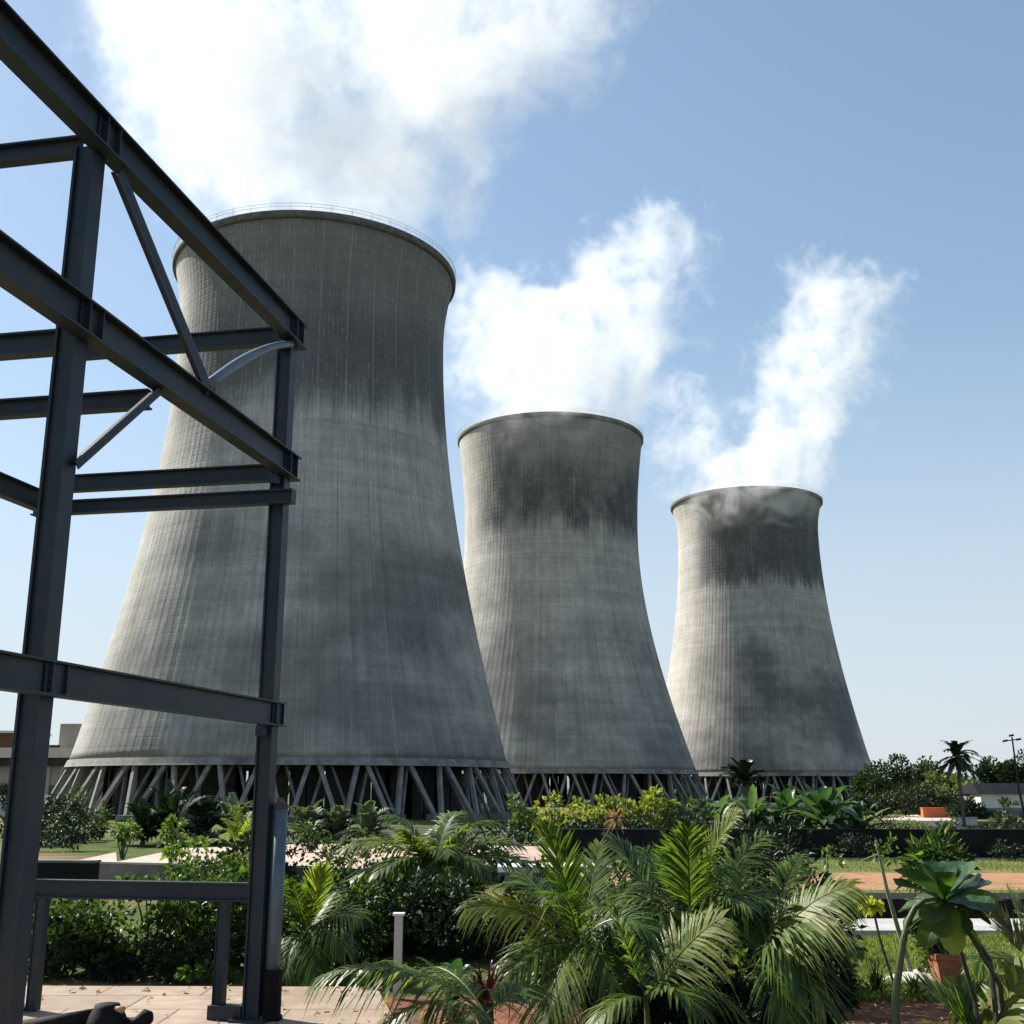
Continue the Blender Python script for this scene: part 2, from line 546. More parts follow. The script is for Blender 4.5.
def cooling_tower(label, cx, cyy, H, prof, mat, rail=True):
    """hyperbolic shell on a zig-zag of raking legs. heights are above the ground at the tower (z = 0)"""
    Rt, zt, a, bb = prof

    def rad(z):
        k = a if z < zt else bb
        return Rt * math.sqrt(1 + ((z - zt) / k) ** 2)
    Z0 = 8.0
    t = thing('cooling_tower', label, 'cooling tower', (cx, cyy, 0), 'hyperbolic cooling towers')
    n = 192
    # shell with UVs; seam at the back (+y side)
    prof_pts = []
    m = 74
    for i in range(m + 1):
        z = Z0 + 1.1 + (H - Z0 - 1.1) * i / m
        prof_pts.append((rad(z), z))
    outer = len(prof_pts)
    th = .55
    inner = [(r - th, z) for r, z in reversed(prof_pts)]
    allp = prof_pts + inner
    verts, faces, uvs = [], [], []
    for r, z in allp:
        for k in range(n + 1):
            w = math.pi / 2 + 2 * math.pi * k / n
            verts.append((r * math.cos(w), r * math.sin(w), z))
    for i in range(len(allp)):
        j = (i + 1) % len(allp)
        for k in range(n):
            faces.append((i * (n + 1) + k, i * (n + 1) + k + 1, j * (n + 1) + k + 1, j * (n + 1) + k))
            uvs += [(k / n, allp[i][1]), ((k + 1) / n, allp[i][1]), ((k + 1) / n, allp[j][1]), (k / n, allp[j][1])]
    me = bpy.data.meshes.new('shell')
    me.from_pydata(verts, [], faces)
    ul = me.uv_layers.new(name='UVMap')
    ul.data.foreach_set('uv', [c for p in uvs for c in p])
    me.materials.append(mat)
    me.polygons.foreach_set('use_smooth', [True] * len(me.polygons))
    # sharp rim
    me.update()
    sh = bpy.data.objects.new('shell', me)
    scene.collection.objects.link(sh)
    sh.parent = t
    # rim beam (thick lip)
    rr = rad(H)
    mb = MB()
    mb.lathe((cx, cyy, 0), [(rr - .62, H - 1.1), (rr + .02, H - 1.25), (rr + .30, H - .95), (rr + .34, H - .1), (rr + .28, H + .1), (rr - .6, H + .1)], n, True)
    mb.build('rim_beam', M['rim'], t, True)
    # bottom ring beam
    r0 = rad(Z0 + 1.1)
    mb = MB()
    mb.lathe((cx, cyy, 0), [(r0 - .9, Z0), (r0 + .75, Z0), (r0 + .62, Z0 + .25), (r0 + .25, Z0 + 1.15), (r0 - .9, Z0 + 1.15)], n, True)
    mb.build('ring_beam', M['leg'], t)
    # legs: a zig-zag, each leg a raking square column
    NP = 33
    rf = r0 + 3.6
    legm = MB()
    half = math.pi / NP

    def P(r, w, z): return Vector((cx + r * math.cos(w), cyy + r * math.sin(w), z))
    top = P(r0 - .1, 0, Z0)
    for sgn in (1, -1):
        mbl = MB()
        p0 = P(r0 - .1, .018 * sgn, Z0 + .3)
        p1 = P(rf, half * sgn * .86, 0.3)
        ax = (p1 - p0)
        rd = Vector((1, 0, 0))
        s1 = ax.cross(rd).normalized()
        s2 = ax.cross(s1).normalized()
        mbl.box((p0 + p1) / 2, ax / 2, s1 * .32, s2 * .32)
        lg = mbl.build('leg', M['leg'], t)
        for k in range(NP):
            # rotate about the tower's own axis
            o = lg if k == 0 else lg.copy()
            if k: scene.collection.objects.link(o)
            o.parent = t
            o.rotation_euler = (0, 0, 2 * math.pi * k / NP + .02)
    for sgn in (1, -1):
        mbl = MB()
        p0 = P(r0 - 2.6, .012 * sgn, Z0 + .3)
        p1 = P(r0 + .4, half * sgn * .9, 0)
        ax = (p1 - p0)
        s1 = ax.cross(Vector((1, 0, 0))).normalized()
        s2 = ax.cross(s1).normalized()
        mbl.box((p0 + p1) / 2, ax / 2, s1 * .2, s2 * .2)
        lg = mbl.build('inner_strut', M['leg'], t)
        for k in range(NP):
            o = lg if k == 0 else lg.copy()
            if k: scene.collection.objects.link(o)
            o.parent = t
            o.rotation_euler = (0, 0, 2 * math.pi * (k + .45) / NP)
    mbf = MB()
    p = P(rf, half, 0)
    mbf.box(p + Vector((0, 0, .35)), Vector((1.1, 0, 0)), Vector((0, 1.5, 0)), Vector((0, 0, .55)))
    ft = mbf.build('footing', M['leg'], t)
    for k in range(NP):
        o = ft if k == 0 else ft.copy()
        if k: scene.collection.objects.link(o)
        o.parent = t
        o.rotation_euler = (0, 0, 2 * math.pi * k / NP + .02)
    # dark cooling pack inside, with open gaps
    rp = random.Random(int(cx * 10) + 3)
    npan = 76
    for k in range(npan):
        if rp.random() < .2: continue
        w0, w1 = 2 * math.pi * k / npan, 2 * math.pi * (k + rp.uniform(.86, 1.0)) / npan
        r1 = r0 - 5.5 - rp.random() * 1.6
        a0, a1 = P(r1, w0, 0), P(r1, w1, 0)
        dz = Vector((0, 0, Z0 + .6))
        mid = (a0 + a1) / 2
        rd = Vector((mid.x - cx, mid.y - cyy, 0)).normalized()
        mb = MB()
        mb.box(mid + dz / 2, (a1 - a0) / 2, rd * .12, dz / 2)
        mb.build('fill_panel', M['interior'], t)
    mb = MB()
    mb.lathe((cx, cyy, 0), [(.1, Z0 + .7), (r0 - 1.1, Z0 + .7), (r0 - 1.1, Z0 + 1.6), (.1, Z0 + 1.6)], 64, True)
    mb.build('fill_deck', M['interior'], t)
    # rail round the rim
    mb = MB()
    rrail = rr + .35
    nr = 96
    for zz in (H + .75, H + 1.35):
        pts = [P(rrail, 2 * math.pi * k / nr, zz) for k in range(nr + 1)]
        mb.tube(pts, .045, 4)
    for k in range(nr // 2):
        q = P(rrail, 2 * math.pi * k * 2 / nr, H)
        mb.tube([q, q + Vector((0, 0, 1.37))], .05, 4)
    mb.build('guard_rail', M['white'], t)
    return t, rad


M['rim'] = rough_mat('rim_concrete', (.07, .07, .068), (.13, .127, .12), 1.2, bstr=.4)

# ---------------------------------------------------------------- the ground: one sheet to the horizon
def ground_sheet():
    ys = [-60, -20, 0, 10, 20, 30, 40, 50] + [52 + i * 3 for i in range(21)] + [120, 150, 200, 300, 500, 900, 1600, 3000, 6000]
    xs = [-5000, -2000, -900, -400, -200, -100, -60, -30, -15, 0, 15, 30, 60, 100, 200, 400, 900, 2000, 5000]
    v = [(x, y, tz(x, y)) for y in ys for x in xs]
    nx = len(xs)
    f = [(j * nx + i, j * nx + i + 1, (j + 1) * nx + i + 1, (j + 1) * nx + i) for j in range(len(ys) - 1) for i in range(nx - 1)]
    me = bpy.data.meshes.new('ground')
    me.from_pydata(v, [], f)
    me.materials.append(M['ground'])
    o = bpy.data.objects.new('ground', me)
    scene.collection.objects.link(o)
    tag(o, kind='structure')


ground_sheet()


def strip(name, mat, left, right, dz=.006, nseg=24, nc=41, jit=.3):
    """a sheet laid on the ground between two edge polylines of (x, y)"""
    def samp(pl, t):
        L = len(pl) - 1
        i = min(int(t * L), L - 1)
        f = t * L - i
        return pl[i][0] * (1 - f) + pl[i + 1][0] * f, pl[i][1] * (1 - f) + pl[i + 1][1] * f
    mb = MB()
    for j in range(nseg + 1):
        t = j / nseg
        a, b = samp(left, t), samp(right, t)
        for i in range(nc):
            f = (i / (nc - 1)) ** 1.6
            x, y = a[0] * (1 - f) + b[0] * f, a[1] * (1 - f) + b[1] * f
            y += jit * (mnoise.noise(Vector((x * .6, y * .3, 2.2))) + .5 * mnoise.noise(Vector((x * 2.1, y, 5.2))))
            mb.v.append(Vector((x, y, tz(x, y) + dz)))
    for j in range(nseg):
        for i in range(nc - 1):
            mb.f.append((j * nc + i, j * nc + i + 1, (j + 1) * nc + i + 1, (j + 1) * nc + i))
    o = mb.build(name, mat)
    tag(o, kind='structure')
    return o


def hills():
    mb = MB()
    n = 60
    for i in range(n + 1):
        x = -900 + 3800 * i / n
        h = 26 + 26 * mnoise.noise(Vector((x * .002, 3.1, 0))) + 9 * mnoise.noise(Vector((x * .009, 1.1, 0)))
        for yy, zz in ((2500, -2), (2650, h * .8), (2800, h + 4), (3100, -2)):
            mb.v.append(Vector((x, yy, zz)))
    for i in range(n):
        for k in range(3):
            mb.f.append((i * 4 + k, (i + 1) * 4 + k, (i + 1) * 4 + k + 1, i * 4 + k + 1))
    tag(mb.build('hills', M['hazy_hill'], None, True), kind='structure')


M['hazy_hill'] = rough_mat('far_hill', (.16, .2, .2), (.2, .24, .24), .01)  # distance haze put into the hill's pale bluish colour
hills()

# ---------------------------------------------------------------- towers
T1 = (-38.71, 205.0, 102.72, (25.24, 89.12, 71.89, 33.87))
T2 = (11.48, 321.59, 105.41, (25.34, 76.2, 55.86, 70.11))
T3 = (83.98, 390.51, 103.05, (24.5, 91.49, 71.89, 28.48))
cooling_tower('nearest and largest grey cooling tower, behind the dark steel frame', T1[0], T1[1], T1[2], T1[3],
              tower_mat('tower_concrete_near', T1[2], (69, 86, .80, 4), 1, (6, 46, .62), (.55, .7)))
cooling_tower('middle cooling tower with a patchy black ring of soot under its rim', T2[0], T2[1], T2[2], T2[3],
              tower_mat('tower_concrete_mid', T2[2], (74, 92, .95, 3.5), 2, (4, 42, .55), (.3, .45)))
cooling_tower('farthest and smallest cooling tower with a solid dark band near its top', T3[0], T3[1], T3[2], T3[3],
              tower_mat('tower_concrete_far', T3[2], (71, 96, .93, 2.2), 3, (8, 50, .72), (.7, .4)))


# ---------------------------------------------------------------- steam
def plume(label, tower, lobes, dens, seed, amp=1.0, wscale=26.0, voids=(), alb=.90):
    """lobes: list of (depth offset, [(px_y, px_left, px_right, density)...]) bottom to top, read at the tower's distance"""
    cx, cyy, H = tower[0], tower[1], tower[2]
    o3 = Vector((cx, cyy, H))
    L = []
    for dy, rows in lobes:
        pts = []
        for py, xl, xr, dn in rows:
            a, b = at(xl, py, cyy + dy), at(xr, py, cyy + dy)
            pts.append((a.z - H, (a.x + b.x) / 2 - cx, (b.x - a.x) / 2, dn))
        pts.sort()
        L.append((dy, pts))
    mb = MB()
    n = 28
    for dy, pts in L:
        z0, z1 = pts[0][0], pts[-1][0]
        zs = [z0 + (z1 - z0) * i / 26 for i in range(27)]
        ring = []
        base = len(mb.v)

        def interp(z, k):
            for p, q in zip(pts, pts[1:]):
                if z <= q[0] + 1e-6:
                    f = (z - p[0]) / max(1e-6, q[0] - p[0])
                    return p[k] * (1 - f) + q[k] * f
            return pts[-1][k]
        zz = [z0 - 5] + zs + [z1 + 5]
        for i, z in enumerate(zz):
            zc = min(max(z, z0), z1)
            c, r = interp(zc, 1), interp(zc, 2)
            r = r * 1.08 + 6
            if i in (0, len(zz) - 1): r *= .6
            for k in range(n):
                w = 2 * math.pi * k / n
                mb.v.append(Vector((cx + c + r * math.cos(w), cyy + dy + r * math.sin(w), H + z)))
        for i in range(len(zz) - 1):
            for k in range(n):
                k2 = (k + 1) % n
                mb.f.append((base + i * n + k, base + i * n + k2, base + (i + 1) * n + k2, base + (i + 1) * n + k))
        mb.f.append(tuple(base + k for k in reversed(range(n))))
        mb.f.append(tuple(base + (len(zz) - 1) * n + k for k in range(n)))
    # material
    m = bpy.data.materials.new('steam')
    m.use_nodes = True
    nt = m.node_tree
    nt.nodes.clear()
    out = nt.nodes.new('ShaderNodeOutputMaterial')
    vs = nt.nodes.new('ShaderNodeVolumeScatter')
    vs.inputs['Color'].default_value = (alb, alb, alb * 1.006, 1)
    vs.inputs['Anisotropy'].default_value = .12
    nt.links.new(vs.outputs[0], out.inputs['Volume'])
    co = objco(nt)
    # billowing warp of the coordinates
    nz = nt.nodes.new('ShaderNodeTexNoise')
    nt.links.new(vscale(nt, co, (1, 1, 1)), nz.inputs['Vector'])
    nz.inputs['Scale'].default_value = 1 / wscale
    nz.inputs['Detail'].default_value = 3
    nz.inputs['Roughness'].default_value = .6
    off = nt.nodes.new('ShaderNodeVectorMath'); off.operation = 'SUBTRACT'
    nt.links.new(nz.outputs['Color'], off.inputs[0]); off.inputs[1].default_value = (.5, .5, .5)
    sc = nt.nodes.new('ShaderNodeVectorMath'); sc.operation = 'SCALE'
    nt.links.new(off.outputs[0], sc.inputs[0])
    sep0 = nt.nodes.new('ShaderNodeSeparateXYZ'); nt.links.new(co, sep0.inputs[0])
    nt.links.new(mapr(nt, sep0.outputs[2], 0, 30, 6 * amp, 30 * amp), sc.inputs['Scale'])
    ad = nt.nodes.new('ShaderNodeVectorMath'); ad.operation = 'ADD'
    nt.links.new(co, ad.inputs[0]); nt.links.new(sc.outputs[0], ad.inputs[1])
    sep = nt.nodes.new('ShaderNodeSeparateXYZ'); nt.links.new(ad.outputs[0], sep.inputs[0])
    x, y, z = sep.outputs
    field = None
    for dy, pts in L:
        z0, z1 = pts[0][0], pts[-1][0]
        zn = mapr(nt, z, z0, z1)
        cmax = max(abs(p[1]) for p in pts) + 1
        rmax = max(p[2] for p in pts) + 1

        def curve(vals):
            fc = nt.nodes.new('ShaderNodeFloatCurve')
            cu = fc.mapping.curves[0]
            while len(cu.points) > 2: cu.points.remove(cu.points[1])
            cu.points[0].location = (0, vals[0][1]); cu.points[1].location = (1, vals[-1][1])
            for a, b_ in vals[1:-1]: cu.points.new(a, b_)
            fc.mapping.update()
            nt.links.new(zn, fc.inputs['Value'])
            return fc.outputs[0]
        tn = [(p[0] - z0) / (z1 - z0) for p in pts]
        c = math_(nt, 'MULTIPLY', math_(nt, 'SUBTRACT', curve([(t, .5 + p[1] / cmax / 2) for t, p in zip(tn, pts)]), .5), 2 * cmax)
        r = math_(nt, 'MULTIPLY', curve([(t, p[2] / rmax) for t, p in zip(tn, pts)]), rmax)
        dn = curve([(t, p[3]) for t, p in zip(tn, pts)])
        dx = math_(nt, 'SUBTRACT', x, c)
        dyy = math_(nt, 'SUBTRACT', y, dy)
        d = math_(nt, 'SQRT', math_(nt, 'ADD', math_(nt, 'MULTIPLY', dx, dx), math_(nt, 'MULTIPLY', dyy, dyy)))
        # cap the ends
        e = math_(nt, 'MULTIPLY', math_(nt, 'SUBTRACT', r, d), .11)          # signed distance / ~9 m
        e = math_(nt, 'MINIMUM', e, math_(nt, 'MULTIPLY', math_(nt, 'SUBTRACT', z1 - 2, z), .11))
        e = math_(nt, 'MINIMUM', e, math_(nt, 'MULTIPLY', math_(nt, 'SUBTRACT', z, z0), .14))
        e = math_(nt, 'ADD', e, math_(nt, 'MULTIPLY', math_(nt, 'SUBTRACT', dn, 1.0), 1.0))
        field = e if field is None else math_(nt, 'MAXIMUM', field, e)
    det = noise_(nt, co, 1 / 16.0, 8, .68, .5)
    amp_n = mapr(nt, sep0.outputs[2], -3, 14, .9, 7.0 * amp)
    f2 = math_(nt, 'ADD', field, math_(nt, 'MULTIPLY', math_(nt, 'SUBTRACT', det, .51), amp_n))
    for vx, vy, vr in voids:
        p = at(vx, vy, cyy) - o3
        ex, ez = math_(nt, 'SUBTRACT', x, p.x), math_(nt, 'SUBTRACT', z, p.z)
        dv = math_(nt, 'SQRT', math_(nt, 'ADD', math_(nt, 'MULTIPLY', ex, ex), math_(nt, 'MULTIPLY', ez, ez)))
        f2 = math_(nt, 'MINIMUM', f2, math_(nt, 'MULTIPLY', math_(nt, 'SUBTRACT', dv, vr * cyy / FPX), .14))
    dd = mapr(nt, f2, 0.0, 1.45, 0, 1, True)
    # nothing inside or below the shell except thin curls over the rim
    low = mapr(nt, sep0.outputs[2], -16, 3, .7, 1.0, True)
    hole = mapr(nt, noise_(nt, co, 1 / 9.0, 6, .65, .8), .38, .60, .12, 1.15, True)
    low = math_(nt, 'MULTIPLY', low, hole)
    curl = mapr(nt, noise_(nt, co, 1 / 9.0, 5, .6, 1.2), .40, .64, 0, 7.5, True)      # curls spilling over the rim
    low = math_(nt, 'ADD', low, math_(nt, 'MULTIPLY', curl, mapr(nt, sep0.outputs[2], 0, 5, 1, 0, True)))
    nt.links.new(math_(nt, 'MULTIPLY', math_(nt, 'MULTIPLY', dd, low), dens), vs.inputs['Density'])
    me = mb.build('steam_hull_tmp', m, None, origin=o3)
    # join the overlapping lobes into one closed skin
    md = me.modifiers.new('r', 'REMESH')
    md.mode = 'VOXEL'
    md.voxel_size = 2.6
    dg = bpy.context.evaluated_depsgraph_get()
    dg.update()
    nm = bpy.data.meshes.new_from_object(me.evaluated_get(dg))
    nm.materials.clear()
    nm.materials.append(m)
    o = bpy.data.objects.new('steam_plume', nm)
    o.location = o3
    scene.collection.objects.link(o)
    bpy.data.objects.remove(me)
    tag(o, label, 'steam', 'steam plumes above the towers')
    return o


STEAM = True
if STEAM:
    plume('broad white steam plume filling the sky above the nearest tower', T1, [
        (0, [(236, 205, 428, 1), (205, 150, 470, 1), (170, 110, 492, 1), (110, 98, 498, 1), (60, 92, 500, 1), (0, 70, 560, 1), (-60, 40, 640, 1), (-120, 30, 680, 1)]),
        (-4, [(150, 380, 470, .9), (110, 380, 520, 1), (70, 400, 590, 1), (25, 410, 625, 1), (-20, 420, 650, 1), (-80, 440, 690, 1)])], .040, 1, 1.1, 24, voids=((322, 15, 44), (320, 80, 24)), alb=.86)
    plume('white steam plume leaning right above the middle tower', T2, [
        (-9.5, [(478, 486, 616, .8), (450, 474, 630, 1), (420, 464, 642, 1.05), (395, 464, 642, .8)]),
        (0, [(425, 474, 630, .8), (412, 452, 652, .9), (385, 440, 668, 1), (350, 440, 690, 1), (320, 448, 690, 1), (290, 548, 696, 1), (262, 560, 710, .95), (235, 596, 716, .92), (208, 632, 718, .86), (188, 645, 710, .65)]),
        (3, [(400, 445, 540, 1), (350, 440, 535, 1), (310, 440, 532, 1), (285, 444, 530, .95), (262, 455, 515, .7)])], .050, 2, 1.25, 20, alb=.74)
    plume('narrow ragged steam plume above the farthest tower', T3, [
        (-10, [(545, 690, 808, .8), (522, 683, 815, 1), (495, 676, 822, 1.05), (475, 678, 820, .8)]),
        (0, [(500, 690, 806, .8), (488, 664, 826, .9), (468, 672, 834, 1), (440, 712, 852, 1), (400, 742, 876, .97), (362, 748, 884, .92), (330, 756, 900, .84), (300, 770, 908, .8), (270, 780, 888, .72), (250, 795, 860, .5)]),
        (-4, [(485, 665, 730, 1), (455, 650, 735, 1), (415, 655, 732, .92), (378, 670, 705, .6)])], .052, 3, 1.25, 18, alb=.76)


# ---------------------------------------------------------------- steel frame
A0 = math.atan(.1926)
D1 = Vector((math.sin(A0), math.cos(A0), 0))       # receding
D2 = Vector((-math.cos(A0), math.sin(A0), 0))      # to the left
UZ = Vector((0, 0, 1))
PR = Vector((-2.79, 13.0, 0))                       # right column
PL = Vector((-3.62, 8.70, 0))                       # left column
PB = PR + D2 * 2.9
PF = PL - (PR - PL)                                 # next column towards the camera, out of frame
GZ = 2.56
SPAN = (PR - PL).length


def ibeam(mb, p0, p1, h, w, up=UZ, tf=.018, tw=.012):
    ax = (p1 - p0)
    L = ax.length
    a = ax.normalized()
    side = a.cross(up).normalized()
    u = side.cross(a).normalized()
    c = (p0 + p1) / 2
    ha = a * (L / 2)
    mb.box(c + u * (h / 2 - tf / 2), ha, side * (w / 2), u * (tf / 2))
    mb.box(c - u * (h / 2 - tf / 2), ha, side * (w / 2), u * (tf / 2))
    mb.box(c, ha * .9995, side * (tw / 2), u * (h / 2 - tf))


def px_along(px, z):
    """point on the line PR-PL at height z (world) that shows at picture column px"""
    lo, hi = -2.0, 1.5
    for _ in range(50):
        m = (lo + hi) / 2
        p = PR + (PL - PR) * m
        d = Vector((p.x, p.y, z)) - EYE
        x = 512 + FPX * d.x / d.dot(FWD)
        if x > px: lo = m
        else: hi = m
    p = PR + (PL - PR) * lo
    return Vector((p.x, p.y, z))


def steel_frame():
    t = thing('steel_frame', 'dark blue-grey steel frame of beams and braces at the left', 'steel frame', (PR.x, PR.y, GZ))

    def colm(p, z1, s=.19):
        mb = MB()
        a = Vector((p.x, p.y, GZ)); b = Vector((p.x, p.y, z1))
        ibeam(mb, a, b, s, s * .96, up=D2, tf=.022, tw=.014)
        # cover plate set back in the open side, so the column reads as two tones
        mb.box((a + b) / 2 - D1 * (s * .30), UZ * ((z1 - GZ) / 2 - .001), D2 * (s / 2 - .025), D1 * .004)
        mb.box((a + b) / 2 + D1 * (s * .30), UZ * ((z1 - GZ) / 2 - .001), D2 * (s / 2 - .025), D1 * .004)
        o = mb.build('column', M['steel'], t)
        mb = MB()
        mb.box(a + UZ * .0125, D1 * .2, D2 * .2, UZ * .0125)
        mb.build('base_plate', M['steel'], t)
        for i in (-1, 1):
            for j in (-1, 1):
                q = a + D1 * (.16 * i) + D2 * (.16 * j)
                mb = MB()
                mb.tube([q + UZ * .02, q + UZ * .07], .015, 6)
                mb.build('bolt', M['bolt'], t)
        return o
    Z1, Z2, Z3 = 5 + 5.47, 5 + 3.75, 5 + .80
    colm(PR, Z1 + .14, .185)
    colm(PL + D2 * .045, Z1 - .10)
    colm(PB, Z1 + .14)
    colm(PF + D2 * .045, Z1 - .10)

    def beam(p0, p1, h, w, name='beam'):
        mb = MB()
        ibeam(mb, p0, p1, h, w)
        return mb.build(name, M['steel'], t)
    # three long beams in the wall plane; set on the camera-right face of the columns
    off = -D2 * .10
    for z, h, w, ext in ((Z1, .31, .17, .22), (Z2, .30, .17, .20), (Z3, .27, .12, .16)):
        a = Vector((PF.x, PF.y, z)) - D1 * .25 + off
        b = Vector((PR.x, PR.y, z)) + D1 * ext + off
        beam(a, b, h, w)
        # end stiffener and gusset plates at each column
        for p in (PR, PL):
            q = Vector((p.x, p.y, z)) + off
            for dx in (-.10, .10):
                mb = MB()
                mb.box(q + D1 * dx, D1 * .006, D2 * (w / 2 - .008), UZ * (h / 2 - .02))
                mb.build('stiffener', M['steel'], t)
            mb = MB()
            mb.box(q - D2 * (w / 2 + .004) * 0 - D2 * .018 - UZ * 0, D1 * .16, D2 * .006, UZ * (h / 2 - .022))
            mb.build('gusset_plate', M['steel'], t)
            for i in (-1, 0, 1):
                for j in (-1, 1):
                    c = q - D2 * .022 + D1 * (.11 * j) + UZ * (.07 * i)
                    mb = MB()
                    mb.tube([c, c - D2 * .022], .014, 6)
                    mb.build('bolt', M['bolt'], t)
        # bracket under the beam
        mb = MB()
        mb.box(Vector((PR.x, PR.y, z - h / 2 - .06)) - D1 * .16, D1 * .06, D2 * .05, UZ * .055)
        mb.build('bracket', M['steel'], t)
    # cross beams at the right column, running left to the hidden back column and beyond
    z = EYE.z

    def cross(p, zc, l0, l1, h, w=.12):
        c = Vector((p.x, p.y, zc))
        beam(c + D2 * l0, c + D2 * l1, h, w)
    cross(PR, Z1 - .03, .10, 2.78, .22)
    cross(PR, Z2 - .08, .10, 2.78, .21)
    cross(PR - D1 * .16, Z2 - .43, -.24, 3.15, .17)
    # end cap of the lower one
    mb = MB()
    mb.box(Vector((PR.x, PR.y, Z2 - .43)) - D1 * .16 - D2 * .246, D2 * .005, D1 * .07, UZ * .085)
    mb.build('end_plate', M['steel'], t)
    # cross beams at the left column, running out of the frame
    cross(PL, Z1 - .06, .12, 4.2, .17)
    cross(PL, Z2 - .16, .12, 4.2, .20)
    # parallel beam behind, coming towards the camera on the far left
    c = Vector((PB.x, PB.y, Z2 - .40))
    beam(c - D1 * .1, c - D1 * 6.5, .25, .13)
    # braces in the wall plane
    top = Vector((PL.x, PL.y, Z1 - .22)) + D1 * .18 + off
    mid = px_along(197, Z2 + .15) + off

    def brace(a, b, w=.085, name='brace'):
        mb = MB()
        ax = (b - a).normalized()
        s = ax.cross(D2).normalized()
        c = (a + b) / 2
        hl = ax * ((b - a).length / 2)
        mb.box(c + D2 * .0, hl, D2 * .045, s * .005)
        mb.box(c - D2 * .04, hl, D2 * .005, s * w)
        return mb.build(name, M['steel'], t)
    brace(top, mid, .075)
    mb = MB()
    mb.box(mid + UZ * .05, D1 * .2, D2 * .008, UZ * .07)
    mb.build('gusset_plate', M['steel'], t)
    for i in (-1, 0, 1):
        c = mid + UZ * .05 + D1 * (.13 * i)
        mb = MB()
        mb.tube([c + D2 * .03, c - D2 * .03], .02, 6)
        mb.build('bolt', M['bolt'], t)
    # curved arm from the joint up to the head of the right column
    p0 = mid + UZ * .06
    p2 = Vector((PR.x, PR.y, Z1 - .20)) - D1 * .12 + off
    p1 = p0 * .45 + p2 * .55 + UZ * .20
    mb = MB()
    pts = [p0 * (1 - s) ** 2 + p1 * 2 * s * (1 - s) + p2 * s * s for s in [i / 14 for i in range(15)]]
    mb.tube(pts, [.052 + .008 * math.sin(i * .4) for i in range(15)], 10)
    mb.build('curved_arm', M['galv'], t, True)
    # knee brace below the second beam down to the left column
    kb = px_along(150, Z2 - .15) + off * .8
    lo = Vector((PL.x, PL.y, 0))
    p = at(80, 470, PL.y + .15)
    brace(kb, Vector((PL.x, PL.y, p.z)) + D1 * .02 + off * .6, .04)
    # beam running left from that joint
    c = px_along(150, Z2 - .238)
    beam(c, c + D2 * 5.5, .18, .11)
    # low rail with two posts and feet
    zr = EYE.z - 1.14
    c = Vector((PR.x, PR.y, zr))
    beam(c + D2 * .10, c + D2 * 2.80, .20, .12, 'low_rail')
    for s in (.40, 2.62):
        mb = MB()
        q = Vector((PR.x, PR.y, 0)) + D2 * s
        ibeam(mb, Vector((q.x, q.y, GZ)), Vector((q.x, q.y, zr - .1)), .12, .11, up=D2, tf=.012, tw=.01)
        mb.box(Vector((q.x, q.y, (GZ + zr - .1) / 2)) - D1 * .04, UZ * ((zr - .1 - GZ) / 2 - .002), D2 * .044, D1 * .004)
        mb.build('post', M['steel'], t)
    mb = MB()
    mb.box(Vector((PR.x, PR.y, GZ + .07)) + D2 * .29 - D1 * .02, D2 * .19, D1 * .09, UZ * .07)
    mb.build('foot', M['bolt'], t)
    return t


steel_frame()
# upright pipe on its dark socket
pb = Vector((PR.x + .18, PR.y + .02, GZ))
t = thing('pipe', 'pale grey upright pipe in a black socket beside the right steel column', 'pipe', pb)
mb = MB()
zt_ = EYE.z - .24
mb.tube([pb + UZ * .02, Vector((pb.x + .01, pb.y, zt_))], .082, 18)
mb.build('tube', M['galv'], t, True)
mb = MB()
mb.lathe(tuple(pb), [(.0, .0), (.135, .0), (.135, .03), (.115, .05), (.115, .44), (.125, .46), (.125, .50), (.083, .505), (.083, .4)], 18)
mb.build('socket', M['valve'], t)
mb = MB()
mb.lathe((pb.x + .01, pb.y, zt_), [(.0, .11), (.04, .11), (.05, .06), (.084, .04), (.092, 0), (.082, -.01)], 14)
mb.build('cap', M['bark'], t)

# ---------------------------------------------------------------- paving, paths, lawn strips
def poly_sheet(name, mat, pts, z, thick=0.0, kind='structure'):
    mb = MB()
    n = len(pts)
    mb.v = [Vector((p[0], p[1], z)) for p in pts]
    mb.f = [tuple(range(n))]
    if thick:
        mb.v += [Vector((p[0], p[1], z - thick)) for p in pts]
        for i in range(n):
            j = (i + 1) % n
            mb.f.append((i, n + i, n + j, j))
    o = mb.build(name, mat)
    if kind: tag(o, kind=kind)
    return o


poly_sheet('paving', M['paving'], [(-16, -6), (-.2, -6), (-1.3, 13.2), (-1.7, 15.05), (-16, 15.3)], 2.556, .2)
strip('soil_bed', M['soil'], [(-1.9, 3), (-1.9, 14.6)], [(40, 3), (40, 14.3)], .004, 6)
strip('clay_path', M['clay'], [(2, 29.2), (2, 34.6)], [(80, 28.6), (80, 34.4)], .006, 4)
strip('lawn_strip', M['moss'], [(2, 34.6), (2, 40.6)], [(80, 34.4), (80, 40.6)], .005, 4)
strip('lawn_edge', M['moss'], [(2, 24.0), (2, 29.2)], [(80, 24.0), (80, 28.6)], .005, 4)
tag(poly_sheet('kerb', M['conc_pale'], [(4.2, 20.15), (60, 20.15), (60, 21.9), (4.2, 21.9)], 2.62, .12), kind='structure')
